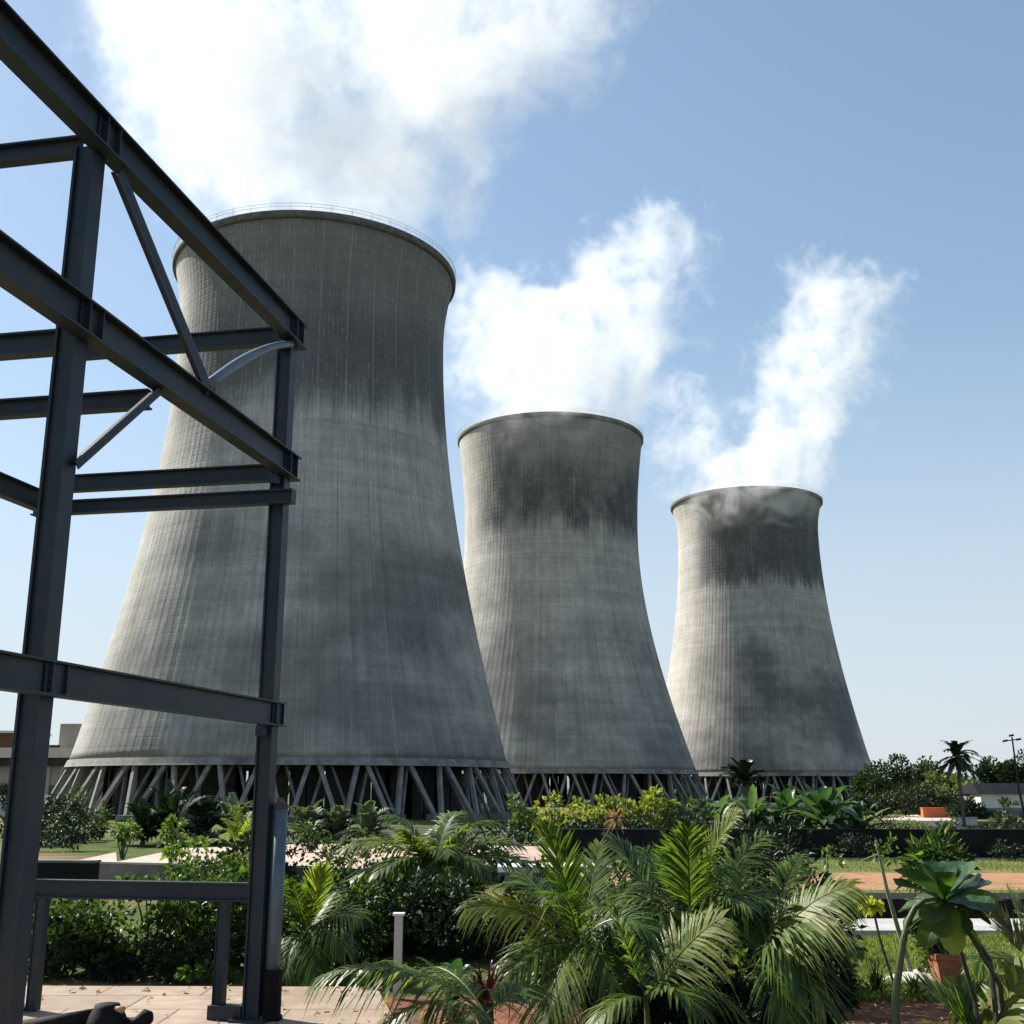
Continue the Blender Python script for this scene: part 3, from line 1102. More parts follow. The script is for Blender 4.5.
# winding dusty path beyond the black wall, right
strip('dusty_path', M['dust'], [tuple(on_ground(x, y)[:2]) for x, y in ((800, 838), (862, 829), (868, 822), (885, 818.5), (908, 815.5), (925, 814.2))],
      [tuple(on_ground(x, y)[:2]) for x, y in ((955, 838), (965, 829), (958, 823), (952, 819), (946, 816.3), (940, 815))], .02, 20)
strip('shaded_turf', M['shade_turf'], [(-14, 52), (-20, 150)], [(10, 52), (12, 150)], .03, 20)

# raised pink terraces with grey edging on the left


def terrace(label, px_pts, z, h):
    pts = [on_plane(x, y, z) for x, y in px_pts]
    t = thing('terrace', label, 'terrace', (pts[0].x, pts[0].y, 2.5), 'raised pink terraces')
    n = len(pts)
    mb = MB()
    mb.v = [Vector((p.x, p.y, z)) for p in pts] + [Vector((p.x, p.y, z - .06)) for p in pts]
    mb.f = [tuple(range(n))] + [(i, n + i, n + (i + 1) % n, (i + 1) % n) for i in range(n)]
    mb.build('deck', M['pink'], t)
    c = sum((p for p in pts), Vector()) / n
    mb = MB()
    q = [c + (p - c) * .985 for p in pts]
    mb.v = [Vector((p.x, p.y, z - .062)) for p in q] + [Vector((p.x, p.y, z - h)) for p in q]
    mb.f = [(i, n + i, n + (i + 1) % n, (i + 1) % n) for i in range(n)]
    mb.build('plinth', M['conc'], t)
    return t


terrace('small pink terrace slab at the left end, behind the left steel column', [(40, 862), (79, 860), (116, 852), (117, 863), (100, 864.5), (40, 865)], 2.85, .36)
terrace('long pink terrace between the bushes at the left', [(118, 861.5), (182, 848), (262, 846.5), (250, 863), (176, 863.5)], 2.86, .37)
terrace('widest pink terrace, right of the right steel column', [(270, 846), (300, 843.5), (560, 846.5), (560, 857), (500, 865), (440, 868.5), (300, 868.5), (262, 866)], 2.88, .38)


def low_wall(label, a, b, h, th, mat, capmat, z=2.5, group=None, caph=.05, name='low_wall'):
    a, b = Vector((a[0], a[1], z)), Vector((b[0], b[1], z))
    t = thing(name, label, 'wall', a, group)
    d = (b - a).normalized()
    s = Vector((-d.y, d.x, 0))
    c = (a + b) / 2
    L = (b - a).length / 2
    mb = MB(); mb.box(c + UZ * (h / 2), d * L, s * th / 2, UZ * h / 2)
    mb.build('body', mat, t)
    mb = MB(); mb.box(c + UZ * (h + caph / 2 + .001), d * (L + .02), s * (th / 2 + .02), UZ * caph / 2)
    mb.build('coping', capmat, t)
    return t


p0, p1 = on_ground(94, 883), on_ground(330, 889)
low_wall('grey garden wall with pale coping under the long pink terrace', (p0.x, p0.y), (p1.x, p1.y), .50, .22, M['conc'], M['conc_pale'])
p0, p1 = on_ground(20, 910), on_ground(93, 911)
low_wall('dark low wall behind the left steel column', (p0.x, p0.y), (p1.x, p1.y), .95, .25, M['black_wall'], M['conc'])
# white slab right of centre between the palms
t = thing('slab_bench', 'white slab bench glimpsed between the palm fronds', 'bench', on_ground(550, 890))
mb = MB(); q = on_ground(550, 890)
mb.abox(q.x - 1.3, q.x + 1.5, q.y, q.y + 1.6, 2.5 + .42, 2.5 + .55)
mb.build('slab', M['white'], t)
for sx in (-1.0, 1.1):
    mb = MB(); mb.abox(q.x + sx - .12, q.x + sx + .12, q.y + .1, q.y + 1.5, 2.5, 2.5 + .42)
    mb.build('support', M['conc'], t)

# long black wall across the right half, and the lower dark one nearer
low_wall('long black garden wall across the right side, nearer than the agaves', (1.2, 41.6), (34, 41.2), .96, .4, M['black_wall'], M['black_wall'])
poly_sheet('wall_kerb', M['conc_pale'], [(1.2, 40.8), (34, 40.55), (34, 40.75), (1.2, 41.0)], 2.56, .06)
low_wall('low black edging wall in front of the clay path at the right', (4.5, 23.0), (40, 22.8), .40, 1.2, M['black_wall'], M['black_wall'], caph=.02)


# ---------------------------------------------------------------- buildings
def windows(t, x0, x1, z0, z1, y, n, rows, w, h):
    for r in range(rows):
        for i in range(n):
            cx = x0 + (x1 - x0) * (i + .5) / n
            cz = z0 + (z1 - z0) * (r + .5) / rows
            mb = MB()
            for (a, b_, c, d) in ((cx - w / 2 - .12, cx + w / 2 + .12, cz + h / 2, cz + h / 2 + .12), (cx - w / 2 - .12, cx + w / 2 + .12, cz - h / 2 - .12, cz - h / 2),
                                  (cx - w / 2 - .12, cx - w / 2, cz - h / 2, cz + h / 2), (cx + w / 2, cx + w / 2 + .12, cz - h / 2, cz + h / 2)):
                mb.abox(a, b_, y - .1, y + .05, c, d)
            f = mb.build('window', M['wall_cream'], t)
            mb = MB(); mb.abox(cx - w / 2, cx + w / 2, y - .04, y + .02, cz - h / 2, cz + h / 2)
            mb.build('pane', M['glass'], f)


def plant_hall():
    Y = 262
    def X(px): return at(px, 780, Y).x
    def Z(py): return at(60, py, Y).z
    t = thing('industrial_building', 'low grey plant building behind the left steel column, with a boxy roof block', 'building', (X(30), Y, 0))
    x0, x1 = X(-60), X(86)
    mb = MB(); mb.abox(x0, x1, Y, Y + 30, 0, Z(766)); mb.build('wall', M['wall_grey'], t)
    mb = MB(); mb.abox(x0 - .5, x1 + .5, Y - 1.4, Y + 30.5, Z(765.9), Z(758)); mb.build('fascia', M['wall_dark'], t)
    mb = MB(); mb.abox(x0 - 1, x1 + 1, Y - 2.2, Y + 31, Z(757.9), Z(748)); mb.build('parapet', M['wall_cream'], t)
    mb = MB(); mb.abox(X(50), X(92), Y + 3, Y + 16, Z(747.9), Z(723)); mb.build('roof_block', M['wall_grey'], t)
    mb = MB(); mb.abox(X(-60), X(13), Y + 1, Y + 18, Z(747.9), Z(733)); mb.build('upper_storey', M['brown'], t)
    mb = MB(); mb.abox(X(-62), X(14), Y, Y + 19, Z(732.9), Z(730.5)); mb.build('roof_slab', M['wall_white'], t)
    for px in (-30, -8, 14, 30, 48, 62, 76):
        mb = MB(); mb.abox(X(px) - .5, X(px) + .5, Y - .6, Y - .01, 0, Z(766)); mb.build('pilaster', M['wall_grey'], t)
    for i, (a, b_) in enumerate(((-6, 10), (50, 60), (64, 74))):
        mb = MB(); mb.abox(X(a), X(b_), Y - .25, Y - .02, 2.2, 5.2); mb.build('window', M['glass'], t)
    mb = MB(); mb.abox(X(47), X(56), Y - .6, Y + .6, Z(747.8), Z(745)); mb.build('roof_vent', M['wall_dark'], t)


plant_hall()
q = at(50, 800, 190)
low_wall('pale site wall at the foot of the nearest tower on the far left', (q.x - 22, 190), (q.x + 1, 198), 3.6, .4, M['wall_white'], M['conc_pale'], 0)


def bungalow():
    Y = 190
    def X(px): return at(px, 790, Y).x
    def Z(py): return at(1000, py, Y).z
    t = thing('bungalow', 'white single storey building with a dark roof at the right edge', 'building', (X(1000), Y, 0))
    x0, x1 = X(980), X(1075)
    mb = MB(); mb.abox(x0, x1, Y, Y + 9, 0, Z(794)); mb.build('wall', M['wall_white'], t)
    z0, z1 = Z(794) + .01, Z(783)
    mb = MB()
    a = [Vector((x0 - .5, Y - .6, z0)), Vector((x1 + .5, Y - .6, z0)), Vector((x1 + .5, Y + 9.6, z0)), Vector((x0 - .5, Y + 9.6, z0)),
         Vector((x0 + .3, Y + 3.5, z1)), Vector((x1 - .3, Y + 3.5, z1)), Vector((x1 - .3, Y + 6, z1)), Vector((x0 + .3, Y + 6, z1))]
    mb.v = a
    mb.f = [(0, 1, 5, 4), (1, 2, 6, 5), (2, 3, 7, 6), (3, 0, 4, 7), (4, 5, 6, 7), (3, 2, 1, 0)]
    mb.build('roof', M['roof_dark'], t)
    mb = MB(); mb.abox(x0, x0 + 9, Y - .08, Y - .005, 0, 1.5); mb.build('plinth', M['conc'], t)
    mb = MB(); mb.abox(x0 + 3.4, x0 + 4.5, Y - .1, Y - .01, 1.6, 3.0); mb.build('window', M['glass'], t)


bungalow()
q0 = at(939, 812, 188)
t = thing('orange_block', 'low orange block wall beside the dusty path at the right', 'wall', (q0.x, 188, 0))
zt_ = at(939, 808.5, 188).z
mb = MB(); mb.abox(at(923, 812, 188).x, at(956, 812, 188).x, 188, 189, 0, zt_); mb.build('body', M['orange'], t)
mb = MB(); mb.abox(at(922.5, 812, 188).x, at(956.5, 812, 188).x, 187.9, 189.1, zt_ + .002, zt_ + .14); mb.build('coping', M['orange'], t)
q0 = at(965, 812, 152)
t = thing('stone_block', 'small pale stone block between the orange wall and the white building', 'block', (q0.x, 152, 0))
mb = MB(); mb.abox(q0.x - .9, q0.x + 1.5, 152, 153, 0, .9); mb.build('body', M['stone_pale'], t)
mb = MB(); mb.abox(q0.x - 1.0, q0.x + 1.6, 151.9, 153.1, .902, 1.02); mb.build('coping', M['conc_pale'], t)

# lamp mast, leaning a little
b0, b1 = at(1019, 790, 150), at(1012, 737, 150)
t = thing('light_mast', 'leaning dark lamp mast with twin lamp heads above the white building', 'street lamp', (b0.x + .5, 150, 0))
mb = MB(); mb.tube([(b0.x + .6, 150, 0), tuple(b0), tuple(b1)], [.2, .16, .10], 8); mb.build('mast', M['steel'], t)
mb = MB(); mb.tube([b1 + Vector((-1.0, 0, -.5)), b1 + Vector((.8, 0, -.3))], .08, 6); mb.build('crossarm', M['steel'], t)
for dx, dz in ((-1.0, -.5), (.8, -.3), (-.1, .2)):
    mb = MB(); mb.box(b1 + Vector((dx, -.1, dz)), Vector((.26, 0, .05)), Vector((0, .2, 0)), Vector((0, 0, .13)))
    mb.build('lamp_head', M['steel'], t)


# ---------------------------------------------------------------- plants
def perp_frame(t, up=UZ):
    s = t.cross(up)
    if s.length < 1e-3: s = Vector((1, 0, 0))
    s.normalize()
    return s, s.cross(t).normalized()


def bez(p0, p1, p2, t):
    return p0 * (1 - t) ** 2 + p1 * (2 * t * (1 - t)) + p2 * t * t


def bezt(p0, p1, p2, t):
    return ((p1 - p0) * (1 - t) + (p2 - p1) * t).normalized()


def frond(mb, p0, p1, p2, rng, n=48, ll=.5, lw=.027, vee=.35, droop=.5, start=.14, rach=.014, fwdang=50, roll=0.0, tipfade=.35):
    """pinnate palm leaf: rachis along a curve, narrow drooping leaflets on both sides"""
    pts = [bez(p0, p1, p2, i / 12) for i in range(13)]
    mb.tube(pts, [rach * (1 - .8 * i / 12) for i in range(13)], 5, False)
    for side in (1, -1):
        for i in range(n):
            u = start + (1 - start) * (i + .5 * (side > 0) + rng.uniform(-.2, .2)) / n
            u = min(u, .995)
            if rng.random() < .06: continue
            kink = rng.random() < .07
            c = bez(p0, p1, p2, u)
            t = bezt(p0, p1, p2, u)
            s, nn = perp_frame(t)
            if roll:
                s, nn = s * math.cos(roll) + nn * math.sin(roll), nn * math.cos(roll) - s * math.sin(roll)
            s = s * side
            a = R(fwdang + rng.uniform(-6, 6)) * (1 - .45 * (u ** 2))
            L = ll * (.45 + .55 * math.sin(math.pi * min(1, (u - start) / (1 - start) * .75 + .22))) * (1 - tipfade * u ** 3) * rng.uniform(.88, 1.08)
            v = vee + rng.uniform(-.1, .1)
            d = (t * math.cos(a) + (s * math.cos(v) + nn * math.sin(v)) * math.sin(a)).normalized()
            w = lw * rng.uniform(.8, 1.15)
            # leaflet cross direction lies in the leaf's plane
            cr = d.cross(nn).normalized() * (w / 2)
            dr = droop * L * rng.uniform(.6, 1.4) + (L * rng.uniform(.3, .8) if kink else 0)
            b = len(mb.v)
            for k, (f, ww) in enumerate(((0, .55), (.3, 1.0), (.65, .8), (1.0, .06))):
                q = c + d * (L * f) - UZ * (dr * f * f)
                mb.v += [q - cr * ww, q + cr * ww]
            for k in range(3):
                mb.f.append((b + 2 * k, b + 2 * k + 1, b + 2 * k + 3, b + 2 * k + 2))


def blade(mb, p0, p1, p2, w, rng, prof=((0, .3), (.15, .7), (.4, 1), (.7, .8), (.9, .4), (1, .03)), fold=.25, roll=0.0, wav=0.0):
    """broad leaf: folded strip along a curve"""
    b = len(mb.v)
    n = 9
    for i in range(n + 1):
        u = i / n
        for (a, x), (c, y) in zip(prof, prof[1:]):
            if a <= u <= c:
                ww = x + (y - x) * (u - a) / max(1e-6, c - a); break
        c_ = bez(p0, p1, p2, u)
        t = bezt(p0, p1, p2, u)
        s, nn = perp_frame(t)
        if roll:
            s, nn = s * math.cos(roll) + nn * math.sin(roll), nn * math.cos(roll) - s * math.sin(roll)
        h = ww * w / 2
        wv = wav * h * math.sin(i * 1.9 + rng.random())
        mb.v += [c_ - s * h + nn * (h * fold + wv), c_ - s * h * .5 + nn * h * fold * .35, c_, c_ + s * h * .5 + nn * h * fold * .35, c_ + s * h + nn * (h * fold - wv)]
    for i in range(n):
        for k in range(4):
            q = b + i * 5 + k
            mb.f.append((q, q + 1, q + 6, q + 5))


def leaves(mb, pts_dirs, size, rng, aspect=.45):
    for c, d in pts_dirs:
        L = size * rng.uniform(.6, 1.25)
        d = d.normalized()
        s = d.cross(Vector((rng.uniform(-1, 1), rng.uniform(-1, 1), rng.uniform(-.2, 1)))).normalized() * (L * aspect / 2)
        nn = s.cross(d).normalized() * (L * .09)
        b = len(mb.v)
        mb.v += [c, c + d * (L * .45) - s + nn, c + d * (L * 1.0) - UZ * (L * .12), c + d * (L * .45) + s + nn, c + d * (L * .5)]
        mb.f += [(b, b + 1, b + 4), (b + 1, b + 2, b + 4), (b, b + 4, b + 3), (b + 4, b + 2, b + 3)]


def clump_pts(c, r, n, rng, nclump=14, cs=.38, hollow=.35, flat=True):
    """points gathered in clumps through an ellipsoid; returns positions with outward-ish directions"""
    cl = []
    for _ in range(nclump):
        while True:
            v = Vector((rng.uniform(-1, 1), rng.uniform(-1, 1), rng.uniform(-1, 1)))
            if hollow < v.length < 1: break
        cl.append((v, cs * rng.uniform(.6, 1.3)))
    out = []
    for _ in range(n):
        v, s = cl[rng.randrange(nclump)]
        g = Vector((rng.gauss(0, 1), rng.gauss(0, 1), rng.gauss(0, 1)))
        g = g.normalized() * (rng.random() ** .45) * s
        p = v + g
        q = Vector((c[0] + p.x * r[0], c[1] + p.y * r[1], c[2] + p.z * r[2]))
        d = (g.normalized() + v * .5 + Vector((rng.uniform(-.6, .6), rng.uniform(-.6, .6), rng.uniform(-.3, .7))))
        out.append((q, d))
    return out, [Vector((c[0] + v.x * r[0], c[1] + v.y * r[1], c[2] + v.z * r[2])) for v, _ in cl]


def shrub(name, label, cat, base, r, n, size, mat, seed, group=None, nclump=16, cs=.36, lift=0.0, stems=True, aspect=.45, extra=None, hollow=.3):
    rng = random.Random(seed)
    base = Vector(base)
    t = thing(name, label, cat, base, group)
    c = base + UZ * (r[2] * .95 + lift)
    pts, cls = clump_pts(c, r, n, rng, nclump, cs, hollow)
    pts = [(p, d) for p, d in pts if p.z > base.z + .01]
    mb = MB()
    leaves(mb, pts, size, rng, aspect)
    mb.build('foliage', mat, t)
    if extra:  # lighter leaves mixed in, sunlit foliage put into their colour
        m2, k, sz = extra
        mb = MB()
        leaves(mb, [pts[rng.randrange(len(pts))] for _ in range(k)], sz, rng, aspect)
        mb.build('sunlit_leaves', m2, t)
    if stems:
        mb = MB()
        for q in cls:
            mid = base * .5 + q * .5 + Vector((rng.uniform(-.1, .1) * r[0], 0, -.1 * r[2]))
            mb.tube([base + Vector((rng.uniform(-.1, .1) * r[0], rng.uniform(-.1, .1) * r[1], 0)), mid, q], [.02 + .012 * r[2], .015 + .006 * r[2], .006], 5)
        mb.build('stems', M['bark'], t)
    return t


def tree(name, label, base, h, r, n, size, mat, seed, group=None, nclump=22, trunk=.3, thick=.25, cat='tree'):
    rng = random.Random(seed)
    base = Vector(base)
    t = thing(name, label, cat, base, group)
    c = base + UZ * (h - r[2])
    pts, cls = clump_pts(c, r, n, rng, nclump, .34, .3)
    mb = MB()
    leaves(mb, [(p, d) for p, d in pts if p.z > base.z + .2], size, rng, .6)
    mb.build('crown', mat, t)
    mb = MB()
    top = base + UZ * (h - r[2] * 1.3)
    mb.tube([base, base * .5 + top * .5 + Vector((.1, 0, 0)), top, c], [thick, thick * .8, thick * .6, thick * .2], 7)
    for q in cls[:10]:
        mb.tube([top * .8 + base * .2, top * .4 + q * .6, q], [thick * .4, thick * .22, thick * .06], 5)
    mb.build('trunk', M['bark'], t)
    return t


def palm(name, label, base, crown, fronds, seed, mat='palm', group=None, ll=.5, lw=.027, n=48, nrand=0, rlen=1.6, trunk=.09, mats=None, droop=.5, vee=.35, cat='palm', rise=(.35, 1.0), tname='stem', start=.14, nstem=1):
    """fronds: list of dicts tip=(px,py,Y) or vector, arch, roll, mat"""
    rng = random.Random(seed)
    base, crown = Vector(base), Vector(crown)
    t = thing(name, label, cat, base, group)
    for i in range(nstem):
        mb = MB()
        o = Vector((0, 0, 0)) if i == 0 else Vector((rng.uniform(-.25, .25), rng.uniform(-.2, .2), 0))
        cc = crown + o * .8 - UZ * (.15 * i)
        m = (base + cc) / 2 + Vector((rng.uniform(-.04, .04), 0, 0))
        mb.tube([base + o * .5, m + o * .5, cc], [trunk, trunk * .85, trunk * .6], 8)
        mb.build(tname, M['bark'] if trunk > .06 else M['stalk'], t)
    allf = []
    for f in fronds:
        tip = f['tip']
        if not isinstance(tip, Vector): tip = at(*tip)
        o = f.get('o')
        o = crown if o is None else at(*o)
        d = tip - o
        mid = o + d * f.get('m', .5) + UZ * (f.get('arch', .25) * d.length)
        allf.append((o, mid, tip, f))
    for i in range(nrand):
        az = 2 * math.pi * (i + rng.uniform(-.35, .35)) / nrand
        L = rlen * rng.uniform(.75, 1.12)
        el = rng.uniform(*rise)
        d = Vector((math.cos(az), math.sin(az), 0))
        tip = crown + d * (L * math.cos(el)) + UZ * (L * math.sin(el) - L * .35 * math.cos(el))
        mid = crown + d * (L * .4 * math.cos(el)) + UZ * (L * .62 * math.sin(el) + L * .12)
        allf.append((crown, mid, tip, {}))
    for o, mid, tip, f in allf:
        mb = MB()
        s = (tip - o).length
        frond(mb, o, mid, tip, rng, f.get('n', n), f.get('ll', ll), f.get('lw', lw), f.get('vee', vee), f.get('droop', droop), f.get('start', start), .008 + .005 * s, roll=f.get('roll', 0.0), fwdang=f.get('ang', 50))
        mk = f.get('mat') or (rng.choice(mats) if mats else mat)
        mb.build('frond', M[mk], t)
    return t


def G(px, Y):
    p = at(px, 800, Y)
    return Vector((p.x, p.y, tz(p.x, p.y)))

# ---------------------------------------------------------------- far planting
TG = 'trees beyond the garden at the right'
for i, (px, Y, h, rx, lab, mt) in enumerate((
        (889, 215, 10.3, 6.0, 'rounded green tree touching the right foot of the farthest tower', 'tree'),
        (906, 225, 11.5, 7.0, 'tallest rounded green tree in the clump right of the farthest tower', 'tree'),
        (932, 215, 10.3, 6.0, 'green tree in the clump, just left of the tall palm', 'tree'),
        (948, 205, 8.6, 4.5, 'olive toned tree directly behind the tall palm', 'olive'),
        (975, 235, 7.6, 4.5, 'low olive tree between the tall palm and the white building', 'olive'),
        (1000, 225, 10.6, 4.6, 'dark tree behind the roof of the white building, beside the lamp mast', 'tree_dark'),
        (1026, 222, 11.5, 5, 'dark tree cut by the right edge of the picture, behind the roof', 'tree_dark'))):
    tree('tree', lab, G(px, Y), h - (1.6 if px < 990 else .8), (rx, 4.5, h * .44), 4200, .75, M[mt], 40 + i, TG, 26, thick=.3)
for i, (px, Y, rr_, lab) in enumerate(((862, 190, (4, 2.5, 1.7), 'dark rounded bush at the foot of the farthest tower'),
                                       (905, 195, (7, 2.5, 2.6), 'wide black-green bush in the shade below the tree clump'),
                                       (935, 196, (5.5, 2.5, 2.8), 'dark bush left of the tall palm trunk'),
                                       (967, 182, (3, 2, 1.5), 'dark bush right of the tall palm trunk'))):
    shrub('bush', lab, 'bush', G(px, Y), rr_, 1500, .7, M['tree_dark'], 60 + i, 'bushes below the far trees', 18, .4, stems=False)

# tall palm at the right
pc = at(957, 757, 150)
palm('palm_tree', 'tall single palm with a round crown standing against the sky at the right', G(962, 150), pc, [], 5, 'tree', nrand=34, rlen=3.5, trunk=.26, ll=.8, lw=.24, n=22, rise=(-.55, 1.0), tname='trunk', droop=.35, cat='palm tree')
# dark silhouetted palm in front of the farthest tower
pc = at(744, 786, 52)
palm('palm_tree', 'black silhouetted short palm in front of the farthest tower', G(745, 52), pc, [], 6, 'palm_dark', nrand=26, rlen=1.45, trunk=.24, ll=.34, lw=.2, n=22, rise=(.2, 1.45), tname='trunk', droop=.2, vee=.6, cat='palm tree')

# ---------------------------------------------------------------- agaves and big leaved plants behind the black wall


def big_leaf_plant(name, label, cat, base, specs, seed, mat, group=None, fold=.3, stem=None):
    """specs: (dx, dy, height, reach angle...) explicit leaves: (az_deg, length, elevation_deg, width, curl)"""
    rng = random.Random(seed)
    base = Vector(base)
    t = thing(name, label, cat, base, group)
    if stem:
        mb = MB(); mb.tube([base, base + UZ * stem], [.09, .07], 7); mb.build('stem', M['stalk_dark'], t)
    o = base + UZ * ((stem or 0) * .95)
    for az, L, el, w, curl in specs:
        a, e = R(az), R(el)
        d = Vector((math.cos(a), math.sin(a), 0))
        p2 = o + d * (L * math.cos(e)) + UZ * (L * math.sin(e) - curl * L * .3)
        p1 = o + d * (L * .42 * math.cos(e)) + UZ * (L * .58 * math.sin(e) + curl * L * .14)
        mb = MB()
        blade(mb, o + d * .05, p1, p2, w, rng, fold=fold, wav=.06)
        mb.build('leaf', M[mat], t)
    return t


def rosette(n, L, w, seed, lo=5, hi=80, curl=.5):
    rng = random.Random(seed)
    out = []
    for i in range(n):
        f = i / (n - 1)
        out.append((i * 137.5 + rng.uniform(-14, 14), L * rng.uniform(.8, 1.15) * (1 - .25 * f), lo + (hi - lo) * f ** .8 + rng.uniform(-6, 6), w * rng.uniform(.8, 1.15), curl * rng.uniform(.4, 1.4)))
    return out


GA = 'big leaved agaves behind the black wall'
for px, Y, L, w, n, st, lab, mt in (
        (822, 43.0, 2.7, .68, 26, 1.15, 'largest agave, with broad blue-green leaves, behind the middle of the black wall', 'agave'),
        (752, 43.2, 2.2, .5, 20, 1.1, 'agave with upright leaves below the silhouetted palm', 'agave'),
        (716, 43.2, 2.0, .42, 15, 1.1, 'leftmost agave with one long pale leaf stretched to the left', 'agave'),
        (786, 44.2, 2.2, .5, 18, 1.3, 'agave half hidden behind the largest agave', 'agave'),
        (858, 43.4, 2.0, .42, 17, .75, 'rightmost agave with narrow arching leaves', 'agave'),
        (770, 42.7, 1.7, .42, 16, .85, 'low agave spilling over the black wall, left of the largest one', 'agave'),
        (838, 44.6, 2.0, .46, 16, 1.25, 'agave showing above and right of the largest one', 'agave')):
    sp = rosette(n, L, w * .85, int(px), -8, 74, 1.0)
    if px == 716: sp.append((178, 2.6, 28, .22, .2))
    if px == 822: sp += [(262, 2.2, 18, .6, .9), (280, 2.0, -5, .55, .8), (205, 2.3, 20, .5, .7)]
    big_leaf_plant('agave', lab, 'agave', G(px, Y), sp, int(px) + 1, mt, GA, stem=st)

GC = 'yellow green crotons behind the black wall'
for i, (px, Y, rr_, lab) in enumerate(((556, 47, (.95, .7, .7), 'leftmost yellow croton, beside the foot of the nearest tower'),
                                       (590, 46, (1.0, .8, .75), 'pale yellow croton second from the left'),
                                       (622, 46, (.95, .8, .8), 'yellow croton right of centre of its row'),
                                       (652, 46.5, (.9, .8, .85), 'tallest yellow croton at the right end of the row'))):
    shrub('croton', lab, 'shrub', G(px, Y) + UZ * 0, rr_, 430, .26, M['croton'], 80 + i, GC, 12, .4, lift=.55, aspect=.7)
for i, (px, Y, rr_, lab) in enumerate(((545, 44.6, (2.3, 1.0, .62), 'dark bush under the leftmost yellow croton'),
                                       (600, 44.4, (2.4, 1.0, .6), 'dark bush below the middle of the croton row'),
                                       (655, 44.4, (2.2, 1.0, .66), 'dark bush at the right end of the croton row'),
                                       (700, 44.9, (1.8, 1.0, .85), 'dark bush under the leftmost agave'),
                                       (775, 45.4, (2.6, .9, .7), 'dark bush between the two middle agaves'))):
    shrub('dark_bush', lab, 'bush', G(px, Y), rr_, 1500, .2, M['bush_dark'], 90 + i, 'dark bushes along the black wall', 20, .4, stems=False)
for i, (px, Y, lab) in enumerate(((690, 46.5, 'broad pale leaf plant left of the silhouetted palm'), (520, 50, 'bright leafy sapling at the right foot of the nearest tower'))):
    shrub('leafy_shrub', lab, 'shrub', G(px, Y), (.8, .6, .95), 260, .3, M['bush_bright'], 97 + i, None, 10, .35, lift=.3, aspect=.7)
# low flower bed and hedge beside the dusty path
shrub('hedge', 'clipped olive hedge beside the dusty path at the right', 'hedge', G(884, 95), (3.6, 3, 1.0), 2600, .26, M['olive'], 101, None, 40, .3, stems=False)
shrub('flower_bed', 'low bed of rusty and yellow foliage beside the largest agave', 'shrub', G(862, 60), (2.2, 1.5, .5), 700, .2, M['croton'], 102, None, 16, .4, stems=False)
GS = 'small spiky plants along the top of the black wall'
rs = random.Random(5)
for i, (px, Y, L, lab) in enumerate(((905, 44.5, .55, 'small spiky plant, first right of the rightmost agave'),
                                     (922, 44.5, .75, 'spiky plant in front of the dusty path'),
                                     (943, 44.2, 1.15, 'largest spiky plant, below the orange block wall'),
                                     (968, 44.6, .6, 'small spiky plant right of the largest spiky plant'),
                                     (985, 44.5, .8, 'spiky plant in front of the sunny lawn'))):
    big_leaf_plant('spiky_plant', lab, 'plant', G(px, Y) + UZ * 0, rosette(15, L, .1, i + 200, 10, 82, .3), i, 'palm_dark', GS, stem=.55)
shrub('bush', 'dark feathery bush at the right edge in front of the white building', 'bush', G(1012, 44.5), (1.25, .8, .95), 1300, .2, M['tree'], 111, 'feathery bushes at the right edge', 22, .3)

# ---------------------------------------------------------------- left middle distance
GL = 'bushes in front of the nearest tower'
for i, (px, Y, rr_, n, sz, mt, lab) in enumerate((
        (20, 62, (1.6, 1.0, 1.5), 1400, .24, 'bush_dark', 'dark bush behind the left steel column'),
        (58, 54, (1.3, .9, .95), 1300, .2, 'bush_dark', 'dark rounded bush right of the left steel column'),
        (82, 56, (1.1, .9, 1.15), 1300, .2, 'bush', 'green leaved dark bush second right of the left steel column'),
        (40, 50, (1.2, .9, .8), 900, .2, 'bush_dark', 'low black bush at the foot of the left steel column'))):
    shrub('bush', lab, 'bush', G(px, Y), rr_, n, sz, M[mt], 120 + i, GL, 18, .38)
GCY = 'cycads in front of the nearest tower'
for i, (px, Y, rl, hh, mt, lab) in enumerate((
        (172, 51, 2.3, .3, 'palm_dark', 'large black-green cycad in front of the nearest tower legs'),
        (146, 50, 1.6, .2, 'palm_dark', 'smaller black-green cycad left of the large one'),
        (207, 52, 1.6, .25, 'palm_dark', 'dark cycad right of the large one'),
        (234, 52, 1.7, .3, 'palm_grey', 'grey-green cycad left of the right steel column'),
        (308, 51, 1.5, .25, 'palm_grey', 'grey-green cycad just right of the right steel column'),
        (338, 52, 1.4, .2, 'palm_grey', 'grey-green cycad between two others on the terrace edge'),
        (368, 51, 1.5, .25, 'palm_grey', 'rightmost grey-green cycad on the terrace edge'))):
    b = G(px, Y)
    palm('cycad', lab, b, b + UZ * hh, [], 130 + i, mt, GCY, ll=.5, lw=.11, n=24, nrand=30, rlen=rl * 1.15, trunk=.14, rise=(.1, 1.35), droop=.15, vee=.5, cat='cycad', tname='trunk')
b = G(240, 39.5)
palm('young_palm', 'bright yellow-green young palm left of the right steel column', b, b + UZ * .45, [], 140, 'palm_yellow', 'young palms on the terrace', ll=.45, lw=.07, n=20, nrand=9, rlen=1.7, trunk=.07, rise=(.3, 1.2), cat='palm')
for i, (px, Y, hh, lab) in enumerate(((127, 41, 1.1, 'bright sapling on the left half of the long terrace'), (181, 31, 1.35, 'taller bright sapling in front of the long terrace'), (312, 38.5, 1.1, 'dark leafed sapling at the left of the widest terrace'))):
    shrub('sapling', lab, 'sapling', G(px, Y), (.42, .35, .42), 200, .2, M['bush_bright' if i < 2 else 'bush'], 145 + i, 'saplings on the terraces', 9, .4, lift=hh - .55, aspect=.6)
